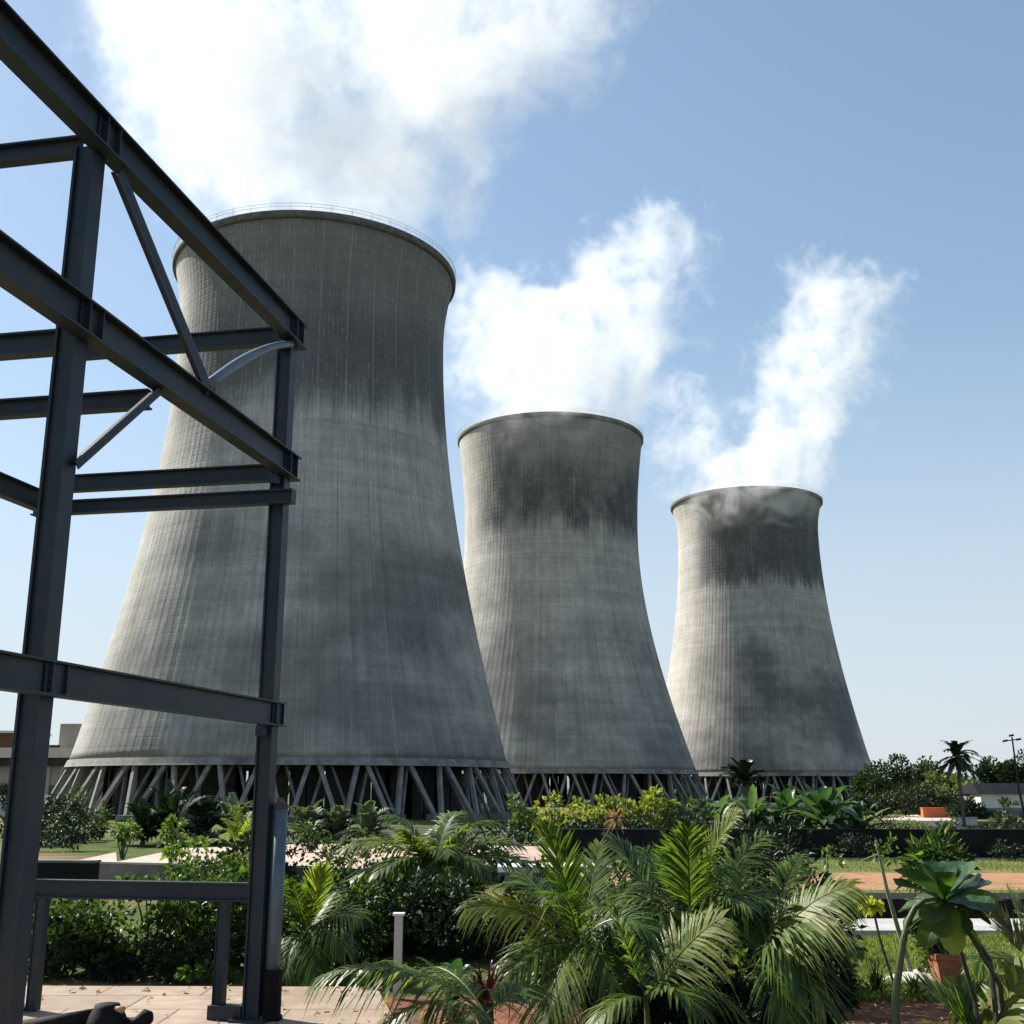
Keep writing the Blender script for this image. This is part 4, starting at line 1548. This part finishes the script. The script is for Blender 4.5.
# low hedge strips
shrub('low_hedge', 'low golden hedge at the back of the widest terrace', 'hedge', G(468, 52), (1.7, .5, .32), 800, .14, M['olive'], 150, None, 20, .35, stems=False)
shrub('bush', 'small dark bush under the right end of the nearest tower', 'bush', G(520, 58), (1.1, .8, .6), 600, .16, M['bush_dark'], 151, GL, 12, .4, stems=False)

# ---------------------------------------------------------------- foreground shrubs, left
GF = 'leafy shrubs along the paving at the left'
shrub('leafy_shrub', 'large dark leafy shrub filling the bay between the two steel columns', 'shrub', G(165, 16.4), (1.4, .75, .68), 5600, .10, M['bush'], 160, GF, 40, .26, aspect=.6, extra=(M['bush_bright'], 1000, .12), hollow=.2)
shrub('leafy_shrub', 'smaller leafy shrub at the left end, touching the left steel column', 'shrub', G(72, 16.2), (.6, .5, .5), 1500, .11, M['bush'], 161, GF, 18, .3, aspect=.6)
shrub('leafy_shrub', 'dark leafy shrub right behind the right steel column', 'shrub', G(240, 16.8), (.8, .7, .72), 2600, .10, M['bush'], 162, GF, 24, .28, aspect=.6, extra=(M['bush_bright'], 400, .12))
shrub('leafy_shrub', 'low bright leafy shrub at the foot of the right steel column', 'shrub', G(213, 15.7), (.5, .35, .22), 900, .10, M['bush_bright'], 163, GF, 14, .32, aspect=.55)
for i, (px, Y, lab) in enumerate(((110, 15.9, 'black-green undergrowth at the paving edge, left half of the bay'), (190, 15.9, 'black-green undergrowth at the paving edge, right half of the bay'), (55, 17.6, 'black-green undergrowth behind the left post'))):
    shrub('undergrowth', lab, 'shrub', G(px, Y), (.62, .35, .3), 1500, .1, M['bush_dark'], 220 + i, 'undergrowth along the paving', 22, .36, stems=False)
shrub('leafy_shrub', 'upright young shrub rising above the steel low rail', 'shrub', G(190, 18.6), (.42, .35, .36), 260, .12, M['bush_bright'], 164, GF, 9, .26, lift=.95, aspect=.55)
shrub('leafy_shrub', 'dark shrub behind the pale upright pipe', 'shrub', G(330, 17.4), (.9, .8, .60), 3000, .11, M['bush'], 165, GF, 26, .28, aspect=.55, extra=(M['bush_bright'], 160, .13))
shrub('leafy_shrub', 'dense dark shrub behind the white marker post', 'shrub', G(405, 18.4), (1.25, .9, .60), 4200, .12, M['bush_dark'], 166, GF, 30, .3, aspect=.55, extra=(M['bush'], 700, .12))
shrub('leafy_shrub', 'dense dark shrub between the white post and the large palms', 'shrub', G(490, 18.0), (1.2, .9, .58), 4000, .12, M['bush_dark'], 167, GF, 30, .3, aspect=.55, extra=(M['bush'], 500, .12))
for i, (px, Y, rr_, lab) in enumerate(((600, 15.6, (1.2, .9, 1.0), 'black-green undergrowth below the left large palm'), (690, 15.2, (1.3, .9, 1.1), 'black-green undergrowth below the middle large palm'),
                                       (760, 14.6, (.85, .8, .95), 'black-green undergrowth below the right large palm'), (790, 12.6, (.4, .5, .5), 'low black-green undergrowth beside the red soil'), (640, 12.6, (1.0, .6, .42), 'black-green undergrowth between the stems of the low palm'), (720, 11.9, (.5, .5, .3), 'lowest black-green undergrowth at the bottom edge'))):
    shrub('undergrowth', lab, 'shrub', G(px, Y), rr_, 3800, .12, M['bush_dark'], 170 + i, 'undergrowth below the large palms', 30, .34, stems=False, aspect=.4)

# white marker post
b = Vector((at(397, 1000, 14.5).x, 14.5, 2.5))
t = thing('marker_post', 'short white square post with a flat cap among the palms', 'post', b)
mb = MB(); mb.abox(b.x - .048, b.x + .048, b.y - .048, b.y + .048, 2.5, 2.5 + .96); mb.build('shaft', M['wall_white'], t)
mb = MB(); mb.abox(b.x - .07, b.x + .07, b.y - .07, b.y + .07, 2.5 + .962, 2.5 + .99); mb.build('cap', M['white'], t)
b = Vector((at(90, 905, 27).x, 27, 2.5))
t = thing('stake', 'thin pale stake beside the grey garden wall', 'stake', b)
mb = MB(); mb.tube([b, b + UZ * .72], .045, 6); mb.build('shaft', M['conc_pale'], t)
mb = MB(); mb.tube([b + UZ * .722, b + UZ * .76], .06, 6); mb.build('cap', M['conc_pale'], t)

# ---------------------------------------------------------------- the large palms
GP = 'large feathery palms in the garden'
palm('palm', 'left palm of the large clump, with one leaf straight up', G(585, 12.6), at(580, 950, 12.6), [
    dict(tip=(548, 830, 12.0), arch=.02, ll=.58, n=44, ang=38, droop=.16, o=(578, 925, 12.5)),
    dict(tip=(466, 908, 12.3), arch=.26, ll=.52, n=40, roll=.7, mat='palm_yellow', droop=.55, o=(572, 945, 12.6)),
    dict(tip=(541, 1030, 11.6), arch=.26, ll=.62, n=42, droop=.6, o=(580, 938, 12.5)),
    dict(tip=(498, 985, 11.9), arch=.35, ll=.5, roll=.4, droop=.6),
    dict(tip=(655, 935, 12.0), arch=.42, ll=.5, roll=-.5, droop=.5, o=(582, 940, 12.5)),
    dict(tip=(618, 1000, 11.7), arch=.45, ll=.5, droop=.6),
    dict(tip=(600, 845, 13.6), arch=.05, ll=.5, droop=.2),
    dict(tip=(520, 870, 13.5), arch=.1, ll=.5, droop=.3),
    dict(tip=(560, 1035, 12.2), arch=.3, ll=.4, droop=1.0, mat='dry', n=26),
    dict(tip=(640, 880, 13.2), arch=.2, ll=.5, droop=.5, roll=-.3)], 180, 'palm', GP, nrand=4, rlen=1.3, trunk=.05, nstem=3)
palm('palm', 'middle palm of the large clump, with a wide bright fan leaf', G(690, 13.2), at(690, 935, 13.2), [
    dict(tip=(612, 838, 13.6), arch=.10, ll=.58, n=54, ang=45, droop=.35, o=(660, 912, 13.3), mat='palm'),
    dict(tip=(688, 832, 12.6), arch=.02, ll=.66, n=58, ang=44, lw=.028, droop=.3, o=(690, 918, 13.2)),
    dict(tip=(735, 815, 12.9), arch=.10, ll=.62, n=50, ang=50, roll=-.5, droop=.35, o=(696, 892, 13.1), mat='palm_yellow'),
    dict(tip=(646, 850, 14.2), arch=.05, ll=.6, n=36, droop=.3),
    dict(tip=(765, 835, 14.0), arch=.15, ll=.6, n=36, roll=-.4, droop=.5),
    dict(tip=(640, 985, 12.2), arch=.42, ll=.55, droop=.6, mat='palm'),
    dict(tip=(610, 930, 12.4), arch=.35, ll=.5, roll=.4, droop=.5),
    dict(tip=(770, 900, 12.5), arch=.3, ll=.55, roll=-.4, droop=.6)], 181, 'palm', GP, nrand=4, rlen=1.5, trunk=.06, nstem=3)
palm('palm', 'right palm of the large clump, its long leaf arching over the lawn', G(755, 12.2), at(757, 970, 12.2), [
    dict(tip=(852, 886, 11.8), arch=.24, ll=.66, n=74, ang=58, roll=-.75, droop=.5, lw=.025, o=(757, 965, 12.2), vee=.1, mat='palm_yellow'),
    dict(tip=(846, 935, 11.9), arch=.50, ll=.62, n=56, ang=55, roll=-.3, droop=.75, lw=.03, o=(757, 955, 12.2)),
    dict(tip=(826, 1010, 11.6), arch=.55, ll=.6, n=50, ang=55, roll=-.3, droop=.7, o=(757, 950, 12.2)),
    dict(tip=(800, 855, 13.2), arch=.16, ll=.6, n=44, roll=-.3, droop=.5),
    dict(tip=(735, 860, 13.2), arch=.08, ll=.55, n=36, droop=.3),
    dict(tip=(722, 1035, 11.9), arch=.3, ll=.42, droop=1.0, mat='dry', n=26),
    dict(tip=(790, 1030, 11.4), arch=.5, ll=.55, n=40, droop=.6)], 182, 'palm', GP, nrand=3, rlen=1.3, trunk=.05, nstem=3)
palm('palm', 'low palm in front of the large clump, one leaf lit yellow', G(650, 11.4), at(646, 1000, 11.4), [
    dict(tip=(722, 918, 11.2), arch=.16, ll=.58, n=54, ang=60, roll=-.9, droop=.38, lw=.024, mat='palm_yellow', vee=.1),  # the lit leaf: sunlight put into its yellow leaf colour
    dict(tip=(610, 905, 11.6), arch=.1, ll=.4, n=26, droop=.4),
    dict(tip=(700, 1010, 10.8), arch=.4, ll=.42, n=28, lw=.045, droop=.5),
    dict(tip=(590, 1030, 11.0), arch=.35, ll=.4, n=28, droop=.6),
    dict(tip=(655, 935, 12.2), arch=.1, ll=.4, n=28, droop=.4),
    dict(tip=(740, 1010, 11.2), arch=.35, ll=.45, n=28, lw=.045, droop=.6)], 183, 'palm', GP, nrand=0, trunk=.04)
palm('palm', 'mid palm with drooping leaves right of the white marker post', G(430, 19.5), at(432, 872, 19.5), [
    dict(tip=(345, 848, 19.0), arch=.35, ll=.55, roll=.3, mat='palm_yellow'),
    dict(tip=(325, 905, 18.5), arch=.40, ll=.7, droop=.9, mat='palm'),
    dict(tip=(402, 830, 18.8), arch=.1, ll=.55, mat='palm_yellow'),
    dict(tip=(455, 832, 20.0), arch=.1, ll=.5),
    dict(tip=(520, 845, 19.6), arch=.30, ll=.5, roll=-.3),
    dict(tip=(560, 880, 19.2), arch=.30, ll=.6, roll=-.3),
    dict(tip=(468, 905, 18.0), arch=.45, ll=.65, droop=.9),
    dict(tip=(400, 912, 18.0), arch=.45, ll=.7, droop=.9),
    dict(tip=(480, 868, 18.5), arch=.35, ll=.6, droop=.7),
    dict(tip=(380, 870, 20.5), arch=.25, ll=.55)], 184, 'palm', GP, nrand=5, rlen=1.5, trunk=.10, lw=.045)
palm('palm', 'bright fan-like palm just right of the pale upright pipe', G(308, 16.2), at(306, 935, 16.2), [
    dict(tip=(322, 868, 15.8), arch=.05, ll=.5, mat='palm_yellow', ang=35, droop=.2),
    dict(tip=(362, 918, 15.6), arch=.28, ll=.55, roll=-.4),
    dict(tip=(290, 880, 15.6), arch=.1, ll=.45),
    dict(tip=(345, 950, 15.3), arch=.35, ll=.5, droop=.7),
    dict(tip=(285, 975, 15.4), arch=.4, ll=.45, droop=.7),
    dict(tip=(318, 985, 15.2), arch=.4, ll=.45, droop=.7),
    dict(tip=(340, 885, 17.0), arch=.15, ll=.5)], 185, 'palm', GP, nrand=3, rlen=1.0, trunk=.05)
palm('palm', 'nearest low palm, its leaf sweeping left over the paving', G(478, 10.8), at(486, 1015, 10.8), [
    dict(tip=(318, 978, 10.8), arch=.30, ll=.52, n=52, roll=.2, droop=.85, lw=.032, mat='palm'),
    dict(tip=(372, 1035, 10.4), arch=.36, ll=.5, n=44, droop=.85),
    dict(tip=(425, 968, 11.6), arch=.25, ll=.42, n=36, droop=.6),
    dict(tip=(452, 1040, 10.2), arch=.3, ll=.42, n=30, droop=.7),
    dict(tip=(545, 990, 11.2), arch=.3, ll=.42, n=30, roll=-.3, droop=.6)], 186, 'palm', GP, nrand=0, trunk=.04)
palm('palm', 'pale leaved palm cut by the right edge of the picture', G(1035, 12.5), at(1040, 975, 12.5), [
    dict(tip=(985, 902, 12.3), arch=.05, ll=.6, n=36, ang=28, lw=.03, mat='palm_grey', droop=.2),
    dict(tip=(1010, 895, 12.6), arch=.05, ll=.6, n=36, ang=28, lw=.03, mat='palm_grey', droop=.2),
    dict(tip=(1055, 890, 12.9), arch=.05, ll=.6, n=30),
    dict(tip=(975, 965, 12.2), arch=.25, ll=.45, n=30, roll=.4)], 187, 'palm', GP, trunk=.05)
palm('palm', 'small palm at the bottom right corner in front of the terracotta pot', G(975, 9.6), at(985, 1052, 9.6), [
    dict(tip=(925, 985, 9.5), arch=.12, ll=.42, n=30, ang=42, roll=.6, lw=.04, droop=.2),
    dict(tip=(958, 985, 9.9), arch=.05, ll=.38, n=26, ang=42, lw=.04, droop=.2),
    dict(tip=(1035, 965, 9.6), arch=.22, ll=.45, n=34, roll=-.5, lw=.04, mat='palm_yellow'),
    dict(tip=(915, 1030, 9.3), arch=.25, ll=.4, n=26, lw=.04, droop=.5)], 188, 'palm', GP, trunk=.04)

# cordyline (red) and the dry leaf plant
b = G(487, 11.6)
big_leaf_plant('cordyline', 'reddish brown narrow leaved cordyline left of the large palm clump', 'cordyline', b, [(a, l, e, .032, c) for a, l, e, c in
    [(random.Random(i).uniform(0, 360), random.Random(i + 9).uniform(.4, .65), random.Random(i + 5).uniform(15, 80), .9) for i in range(44)]], 190, 'red', stem=.48)
big_leaf_plant('dry_plant', 'small plant with pale dry curling leaves left of the red cordyline', 'plant', G(467, 11.2), [(a, l, e, .05, c) for a, l, e, c in
    [(random.Random(i + 30).uniform(0, 360), random.Random(i + 39).uniform(.3, .5), random.Random(i + 35).uniform(0, 50), 1.3) for i in range(15)]], 191, 'dry', stem=.38)
b = G(455, 12.0)
big_leaf_plant('broad_leaf_plant', 'glossy broad leaf plant between the nearest palm leaf and the red cordyline', 'plant', b, rosette(11, .62, .16, 192, 25, 75, .9), 192, 'broad', stem=.45)

# ---------------------------------------------------------------- right foreground
# big spatulate-leaved shrub with an arching stem
for i, (px, Y, rr_, n, mt, lab) in enumerate(((215, 27.5, (1.2, .6, .55), 1300, 'bush', 'leafy bush hiding the middle of the grey garden wall'), (270, 29, (1.0, .6, .7), 1200, 'bush_dark', 'dark bush beside the pale pipe, in front of the widest terrace'),
                                               (355, 30, (1.1, .6, .75), 1200, 'bush', 'leafy bush at the near edge of the widest terrace'), (470, 31, (1.4, .6, .6), 1500, 'bush_dark', 'dark bush at the right end of the widest terrace'), (60, 46, (1.3, .6, .6), 1000, 'bush_dark', 'dark bush behind the small pink terrace slab'))):
    shrub('bush', lab, 'bush', G(px, Y), rr_, n, .15, M[mt], 230 + i, 'bushes around the terraces', 18, .36, aspect=.55, stems=False)
for i, (px, lab) in enumerate(((895, 'low black-green hedge plant behind the black wall, below the olive hedge'), (930, 'low black-green hedge plant behind the black wall, below the orange block'), (965, 'low black-green hedge plant behind the black wall, below the tall palm'), (1000, 'low black-green hedge plant behind the black wall at the right edge'))):
    shrub('hedge_plant', lab, 'hedge', G(px, 42.5), (1.3, .45, .62), 1300, .11, M['bush_dark'], 240 + i, 'hedge plants behind the black wall', 30, .26, stems=False)
for i, (px, Y, rr_, lab) in enumerate(((850, 40.4, (.9, .35, .4), 'dark bush at the foot of the black wall under the agaves'), (1000, 40.3, (.8, .35, .35), 'dark bush at the foot of the black wall near the right edge'))):
    shrub('dark_bush', lab, 'bush', G(px, Y), rr_, 700, .12, M['bush_dark'], 250 + i, 'dark bushes along the black wall', 14, .36, stems=False)
SP = ((0, .12), (.2, .35), (.5, .85), (.72, 1.0), (.9, .8), (1, .25))
YB = 9.5
root_ = on_plane(893, 1040, 2.5); root_ = Vector((at(893, 1024, YB).x, YB, 2.5))
t = thing('spoon_leaf_shrub', 'tall shrub with big round-tipped glossy leaves on an arching stem, at the right', 'shrub', root_)
mb = MB()
pts = [root_, at(895, 1000, YB), at(899, 970, YB), at(903, 942, YB), at(908, 922, YB), at(915, 908, YB), at(925, 900, YB), at(935, 899, YB), at(945, 903, YB)]
mb.tube(pts, [.032, .031, .030, .028, .026, .024, .021, .018, .015], 10)
mb.build('stem', M['stalk'], t, True)
hub = at(944, 902, YB)
rng = random.Random(77)
leafs = [((893, 870), 9.3, .26, 0, 'broad'), ((898, 886), 9.1, .2, .3, 'broad'), ((918, 862), 9.5, .24, .2, 'broad'), ((938, 862), 9.9, .22, 0, 'broad'),
         ((958, 866), 9.8, .2, 0, 'broad'), ((976, 886), 9.1, .26, -.4, 'broad'), ((992, 912), 9.2, .24, -.2, 'broad'), ((990, 925), 9.4, .26, 0, 'bush_dark'),
         ((943, 938), 9.0, .22, 0, 'bush_bright'), ((928, 925), 9.0, .16, .2, 'bush_bright'), ((966, 935), 9.3, .16, 0, 'broad'), ((900, 912), 9.8, .2, .3, 'broad'),
         ((946, 872), 9.3, .14, 0, 'bush_bright'), ((968, 862), 10.1, .2, 0, 'broad'), ((985, 880), 9.8, .2, -.3, 'broad'), ((912, 900), 10.1, .2, .3, 'broad'),
         ((925, 948), 9.3, .15, .3, 'bush_bright'), ((955, 955), 9.4, .16, -.2, 'yellow_green'), ((978, 948), 9.6, .16, -.3, 'yellow_green'), ((905, 930), 9.5, .15, .2, 'bush_bright'), ((1003, 900), 9.7, .18, -.3, 'bush_bright')]
for (tp, yy, w, roll, mk) in leafs:
    p2 = at(tp[0], tp[1], yy)
    p1 = (hub + p2) / 2 + UZ * .04
    mb = MB()
    blade(mb, hub, p1, p2, w * 1.3, rng, SP, .3, roll, .06)
    mb.build('leaf', M[mk], t)
mb = MB()
for tp in ((990, 960, 9.6), (1000, 985, 9.6), (975, 1000, 9.7)):
    e = at(*tp)
    mb2 = MB(); mb2.tube([hub, hub * .5 + e * .5 + UZ * .05, e, Vector((e.x + .02, e.y, 2.52))], [.010, .016, .02, .024], 7)
    mb2.build('branch', M['stalk_dark'], t)
# dense bushy cycad-like plant behind it
b = G(932, 17.5)
shrub('leafy_shrub', 'bushy plant with fine upright leaves behind the spoon-leaf shrub', 'shrub', b, (.42, .4, .40), 900, .17, M['bush'], 195, None, 14, .42, lift=.95, aspect=.28, extra=(M['bush_bright'], 120, .24))
# thin sapling with a tuft, and the yellow flowered one
b = G(899, 15.8)
t = thing('thin_sapling', 'thin bare sapling with a small leaf tuft, against the black wall', 'sapling', b)
mb = MB(); mb.tube([b, at(895, 918, 15.8), at(887, 890, 15.8), at(876, 840, 15.8)], [.035, .03, .025, .018], 7); mb.build('stem', M['pale_stalk'], t)
mb = MB(); mb.tube([at(877, 855, 15.8), at(868, 858, 15.8), at(860, 862, 15.8)], [.014, .01, .006], 5); mb.build('twig', M['pale_stalk'], t)
for k, (px, py, s) in enumerate(((884, 850, 26), )):
    pts, _ = clump_pts(at(px, py, 15.8), (.16, .12, .16), 40, random.Random(3), 6, .5)
    mb = MB(); leaves(mb, pts, .12, random.Random(4), .5); mb.build('leaf_tuft', M['bush_bright'], t)
b = G(881, 15.3)
t = thing('yellow_leaf_plant', 'slim stem topped by a crumpled yellow-green leaf cluster', 'plant', b)
mb = MB(); mb.tube([b, at(880, 940, 15.3), at(873, 908, 15.3)], [.02, .018, .014], 6); mb.build('stem', M['stalk_dark'], t)
mb = MB(); rng = random.Random(12)
c = at(872, 907, 15.3)
for k in range(17):
    d = Vector((rng.uniform(-1, 1), rng.uniform(-1, .6), rng.uniform(-1, 1))).normalized()
    blade(mb, c, c + d * .1 + UZ * .03, c + d * rng.uniform(.14, .22) - UZ * .03, .13, rng, fold=.5, roll=rng.uniform(-1, 1), wav=.25)
mb.build('leaf_cluster', M['yellow'], t)
b = G(832, 17.0)
t = thing('leaf_sprig', 'small sprig of pale leaves on a thin stem above the long arching palm leaf', 'plant', b)
mb = MB(); mb.tube([b, at(829, 900, 17), at(827, 858, 17)], [.02, .015, .01], 6); mb.build('stem', M['pale_stalk'], t)
pts, _ = clump_pts(at(827, 856, 17), (.2, .12, .11), 34, random.Random(8), 6, .5)
mb = MB(); leaves(mb, pts, .12, random.Random(9), .6); mb.build('leaves', M['bush_bright'], t)
b = G(776, 18.0)
t = thing('pink_flower', 'single round pink bloom on a stalk in front of the black wall', 'flower', b)
mb = MB(); mb.tube([b, at(776, 880, 18), at(775, 858, 18)], [.02, .016, .012], 6); mb.build('stalk', M['stalk'], t)
mb = MB(); rng = random.Random(14); c = at(775, 853, 18)
for k in range(26):
    d = Vector((rng.uniform(-1, 1), rng.uniform(-1, 1), rng.uniform(-.7, 1))).normalized()
    blade(mb, c, c + d * .05 + UZ * .02, c + d * .10, .08, rng, fold=.4, roll=rng.uniform(-1, 1))
mb.build('bloom', M['pinkflower'], t)
b = G(608, 21)
t = thing('seed_head_plant', 'bare stalk with a straw coloured tufted head above the left large palm', 'plant', b)
mb = MB(); mb.tube([b, at(592, 880, 21), at(600, 845, 21), at(614, 822, 21)], [.03, .025, .02, .015], 6); mb.build('stalk', M['bark'], t)
mb = MB(); rng = random.Random(15); c = at(616, 819, 21)
for k in range(60):
    d = Vector((rng.uniform(-1, 1), rng.uniform(-1, 1), rng.uniform(-.6, .9))).normalized()
    blade(mb, c, c + d * .15 + UZ * .02, c + d * rng.uniform(.2, .36) - UZ * .06, .03, rng, fold=.3)
mb.build('tuft', M['dry'], t)

# terracotta pot with a plant
pb = Vector((at(948, 985, 15.3).x, 15.3, 2.5))
t = thing('terracotta_pot', 'square terracotta plant pot standing on the grass at the right', 'plant pot', pb)
mb = MB()
h0, a0, a1 = .36, .12, .175


def ringq(r, z): return [pb + Vector((sx * r, sy * r, z)) for sx, sy in ((-1, -1), (1, -1), (1, 1), (-1, 1))]
rings = [ringq(a0, .0), ringq(a1, h0), ringq(a1 + .02, h0), ringq(a1 + .02, h0 + .07), ringq(a1 - .02, h0 + .07), ringq(a1 - .035, h0 - .02)]
for r_ in rings: mb.v += r_
for i in range(len(rings) - 1):
    for k in range(4):
        mb.f.append((i * 4 + k, i * 4 + (k + 1) % 4, i * 4 + 4 + (k + 1) % 4, i * 4 + 4 + k))
mb.f.append((3, 2, 1, 0))
mb.build('pot', M['terracotta'], t)
mb = MB(); mb.v = [p for p in ringq(a1 - .036, h0 + .01)]; mb.f = [(0, 1, 2, 3)]
mb.build('soil', M['soil'], t)
bp = pb + UZ * (h0 + .015)
shrub('potted_plant', 'dark leafy plant growing in the square terracotta pot', 'plant', bp, (.32, .28, .32), 420, .12, M['bush'], 201, None, 10, .4, lift=.1, aspect=.6)
shrub('leafy_shrub', 'small grey-green bush left of the terracotta pot', 'shrub', G(926, 15.6), (.3, .3, .38), 900, .08, M['bush'], 202, None, 12, .4, aspect=.5)
# stones on the grass
for i, (px, Y, s, lab) in enumerate(((905, 15.6, .30, 'pale flat stone on the grass left of the arching stem'), (916, 16.2, .2, 'smaller pale stone behind the arching stem'), (1003, 13.6, .22, 'pale stone at the right edge of the grass'), (995, 12.3, .16, 'small white stone right of the terracotta pot'))):
    rng = random.Random(300 + i)
    b = G(px, Y)
    mb = MB(); n = 12
    for j, (rr_, z) in enumerate(((1.0, 0), (1.05, .22), (.75, .42), (.3, .5))):
        for k in range(n):
            w = 2 * math.pi * k / n
            q = rr_ * s * (1 + .22 * mnoise.noise(Vector((math.cos(w) * 1.3, math.sin(w) * 1.3, i * 5 + j * .4))))
            mb.v.append(b + Vector((q * math.cos(w) * 1.4, q * math.sin(w), z * s * .9)))
    for j in range(3):
        for k in range(n):
            mb.f.append((j * n + k, j * n + (k + 1) % n, (j + 1) * n + (k + 1) % n, (j + 1) * n + k))
    mb.f.append(tuple(3 * n + k for k in range(n)))
    o = mb.build('stone', M['stone_pale'], None, True, origin=b)
    tag(o, lab, 'stone', 'pale stones on the grass')
# big pale leaf at the right edge
big_leaf_plant('broad_leaf_plant', 'plant with big pale yellow-edged leaves at the right edge', 'plant', G(1022, 10.6), [(150, .5, 50, .3, .6), (190, .55, 30, .28, .6), (240, .5, 45, .3, .7), (300, .5, 60, .3, .6), (100, .5, 70, .26, .4), (20, .5, 50, .3, .5)], 203, 'bush_bright', stem=.75)


# ---------------------------------------------------------------- grass
def grass(name, poly, n, h, seed, clumpy=.5):
    rng = random.Random(seed)
    mb = MB()
    (x0, x1), (y0, y1) = poly
    k = 0
    while k < n:
        x, y = rng.uniform(x0, x1), rng.uniform(y0, y1)
        d = mnoise.noise(Vector((x * 1.3, y * 1.3, seed)))
        if rng.random() > .55 + d * clumpy: continue
        k += 1
        hh = h * rng.uniform(.45, 1.3) * (1 + d * .9)
        a = rng.uniform(0, 6.283)
        w = .006 * rng.uniform(.8, 1.6)
        s = Vector((math.cos(a), math.sin(a), 0)) * w
        ln = Vector((rng.gauss(0, 1), rng.gauss(0, 1), 0)) * hh * .35
        p = Vector((x, y, tz(x, y)))
        b = len(mb.v)
        mb.v += [p - s, p + s, p + ln * .35 + UZ * hh * .6 + s * .7, p + ln * .35 + UZ * hh * .6 - s * .7, p + ln + UZ * hh]
        mb.f += [(b, b + 1, b + 2, b + 3), (b + 3, b + 2, b + 4)]
    tag(mb.build(name, M['grass_blade']), kind='stuff')


grass('lawn_grass', ((2.6, 9.2), (14.3, 20.0)), 52000, .075, 3)
grass('verge_grass', ((3.0, 20.5), (24.1, 29.0)), 9000, .09, 4)
grass('strip_grass', ((6.0, 20.0), (35.0, 40.2)), 9000, .09, 6)
for i, (px, Y, s, lab) in enumerate(((852, 17.2, .30, 'dark grass tussock near the white kerb'), (862, 14.8, .38, 'wide dark grass tussock at the edge of the red soil'), (900, 14.6, .3, 'dark grass tussock left of the arching stem'), (836, 14.7, .34, 'dark grass tussock beside the large palms'))):
    big_leaf_plant('grass_tussock', lab, 'grass tussock', G(px, Y), [(random.Random(i * 99 + k).uniform(0, 360), s * random.Random(i * 77 + k).uniform(.7, 1.4), random.Random(i * 55 + k).uniform(15, 85), .022, .5) for k in range(70)], i, 'bush', 'grass tussocks')

# ---------------------------------------------------------------- dark valve on the paving, left
b = on_plane(108, 1030, 2.56); b = Vector((at(106, 1024, 12.2).x, 12.2, 2.556))
t = thing('valve', 'squat black pipe valve with a sloping lever bar on the paving at the left', 'valve', b)
mb = MB()
mb.lathe(tuple(b), [(.0, 0), (.26, 0), (.26, .05), (.23, .07), (.21, .14), (.17, .22), (.13, .27), (.12, .30), (.07, .31), (0, .315)], 18)
mb.build('body', M['valve'], t, True)
mb = MB()
mb.tube([b + Vector((.1, 0, .10)), b + Vector((.30, 0, .12)), b + Vector((.40, 0, .17)), b + Vector((.46, 0, .18))], [.07, .06, .09, .05], 10)
mb.build('spout', M['valve'], t, True)
mb = MB()
mb.tube([b + Vector((-.05, -.02, .20)), b + Vector((-.95, -.1, .06))], [.075, .085], 10)
mb.build('lever', M['valve'], t, True)
mb = MB()
mb.tube([b + Vector((.08, -.06, .27)), b + Vector((.19, -.08, .26)), b + Vector((.20, -.08, .25))], [.02, .036, .02], 10)
mb.build('cap', M['tan'], t, True)


# fallen leaves on the paving and the soil
rng = random.Random(400)
mb = MB()
for _ in range(520):
    x, y = rng.uniform(-6.5, 6.0), rng.uniform(11.0, 15.6)
    if x < -2.2 and y < 14.2 and rng.random() < .6: continue
    z = 2.562 if x < -1.3 else 2.512
    a = rng.uniform(0, 6.283)
    leaves(mb, [(Vector((x, y, z + .008)), Vector((math.cos(a), math.sin(a), rng.uniform(-.05, .25))))], rng.choice((.05, .08, .12)), rng, .5)
tag(mb.build('leaf_litter', M['dry']), kind='stuff')
